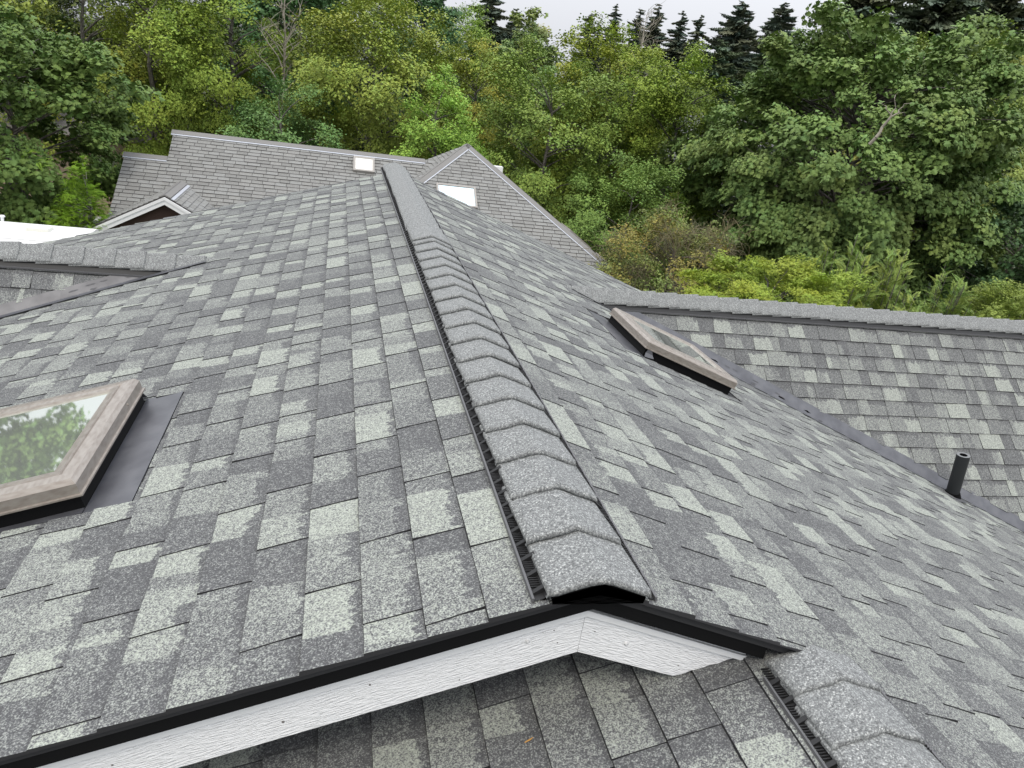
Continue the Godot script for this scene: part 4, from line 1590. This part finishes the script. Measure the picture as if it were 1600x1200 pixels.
	frond_bush("cypress_shrub", "tall feathery light green cypress beside the laceleaf maple", 9.1, -11.0, -0.65, 0.85, 26, Color(0.21, 0.30, 0.065), 122, 0.65, "cypress shrubs behind the right wing")
	frond_bush("cypress_shrub", "middle feathery cypress, between two others", 10.15, -10.8, -0.85, 0.85, 26, Color(0.205, 0.29, 0.067), 123, 0.65, "cypress shrubs behind the right wing")
	frond_bush("cypress_shrub", "shorter feathery cypress next to the clipped hedge", 11.6, -11.0, -1.05, 0.9, 26, Color(0.19, 0.28, 0.065), 124, 0.6, "cypress shrubs behind the right wing")
	broadleaf("hedge", "low clipped yellowish hedge at the far end of the cypresses", {x = 14.8, z = -12.0, lo = -5.5, hi = -1.95, rx = 1.7, kind = "lace", col = Color(0.075, 0.095, 0.02), clumps = 120, per = 60, seed = 125, rc = 0.45, squash = 0.8, cat = "hedge"})
	broadleaf("arborvitae", "bright green conical evergreen beside the neighbour's roof edge", {x = -6.6, z = -18.4, lo = -6.2, hi = -2.15, rx = 0.95, kind = "frond", col = Color(0.070, 0.115, 0.010), clumps = 620, per = 14, seed = 129, rc = 0.17, squash = 0.9, taper = 0.62, vary = 0.12, cat = "evergreen"})
	# trees out of view to the left, mirrored in the skylight glass
	broadleaf("maple_tree", "tall maple standing left of the motorhome", {x = -15.5, z = -19.0, lo = -4.0, hi = 6.4, rx = 4.2, kind = "maple", col = Color(0.07, 0.105, 0.03), clumps = 150, per = 30, seed = 140, rc = 0.7, size = 1.2})
	broadleaf("alder_tree", "tall loose alder beyond the motorhome's far end", {x = -20.5, z = -21.0, lo = -4.0, hi = 8.5, rx = 3.6, kind = "alder", col = alder, clumps = 170, per = 34, seed = 141, rc = 0.7, size = 1.3})
	# conifers
	var far := "conifers along the skyline"
	var fc := Color(0.115, 0.145, 0.10)  # base green lightened to stand in for distance haze
	var list := [[10.3, -60, 7.0, 3.0], [12.6, -61, 6.2, 2.6], [21.4, -70, 7.6, 1.9], [23.0, -68, 8.5, 2.0], [24.2, -76, 7.6, 1.8], [26.1, -70, 8.6, 2.1], [28.6, -72, 9.6, 2.0], [29.0, -67, 8.8, 2.2], [27.6, -60, 8.0, 1.9], [32.0, -62, 9.8, 3.4], [37.0, -64, 10.5, 3.2]]
	var says := ["dark conifer at the left end of the skyline gap", "squat dark conifer rising behind the rusty maple", "small spire conifer standing apart on the skyline", "pointed conifer second along the skyline row", "low conifer tip between two taller spires", "full pointed conifer mid skyline row", "tallest tip of the middle skyline row", "dense skyline conifer behind the pale snag", "narrow ragged conifer with drooping boughs", "broad tall fir with a long bare leader", "lopsided fir with open ragged boughs"]
	for k in list.size():
		var e: Array = list[k]
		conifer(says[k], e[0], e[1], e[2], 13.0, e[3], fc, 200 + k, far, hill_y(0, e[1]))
	conifer("dense dark fir on the slope, left of a pair", 25.0, -50.0, 5.6, 11.0, 2.6, Color(0.095, 0.14, 0.07), 220, "firs on the slope", hill_y(0, -50))
	conifer("dense dark fir on the slope, right of a pair", 28.6, -50.0, 6.2, 11.5, 3.0, Color(0.092, 0.135, 0.07), 221, "firs on the slope", hill_y(0, -50))
	conifer("slim hanging boughed fir beside the alder group", 15.7, -31.0, 1.6, 7.0, 1.3, Color(0.034, 0.056, 0.024), 222, "firs on the slope")
	conifer("big dark fir looming over the huge maple", 25.6, -36.0, 9.2, 13.0, 3.8, Color(0.10, 0.13, 0.08), 223, "tall firs behind the right alder")
	conifer("very tall fir with wide hanging boughs behind the right alder", 31.6, -38.0, 11.0, 15.0, 4.6, Color(0.10, 0.13, 0.08), 224, "tall firs behind the right alder")
	conifer("tall fir at the far edge of the right alder", 37.4, -40.0, 11.0, 15.0, 4.4, Color(0.10, 0.13, 0.08), 225, "tall firs behind the right alder")
	# the wood behind, one mass
	var rng := RandomNumberGenerator.new()
	rng.seed = 900
	var xf := []
	var cols := []
	for k in 2200:
		var x := rng.randf_range(-36, 62)
		var z := rng.randf_range(-58, -44)
		var gy := hill_y(x, z)
		var hy := (12.0 if x < 4.0 else 6.6) + 1.3 * sin(x * 0.7) + 0.8 * sin(x * 1.9 + z)
		var s := rng.randf_range(1.3, 2.3)
		var bs := Basis(Vector3.UP, rng.randf() * TAU)
		xf.append(Transform3D(bs.scaled(Vector3(s, s, s)), Vector3(x, gy + rng.randf() * hy * 0.95, z)))
		cols.append(Color(0.075 * rng.randf_range(0.8, 1.2), 0.11, 0.03, 1))
	var wood := scatter_mesh(self, "far_woodland", clump("alder", 0, 34, 0.7), xf, cols)
	wood.set_meta("kind", "stuff")
	tag(wood, "dim green woodland filling the gaps behind the trees", "woodland")
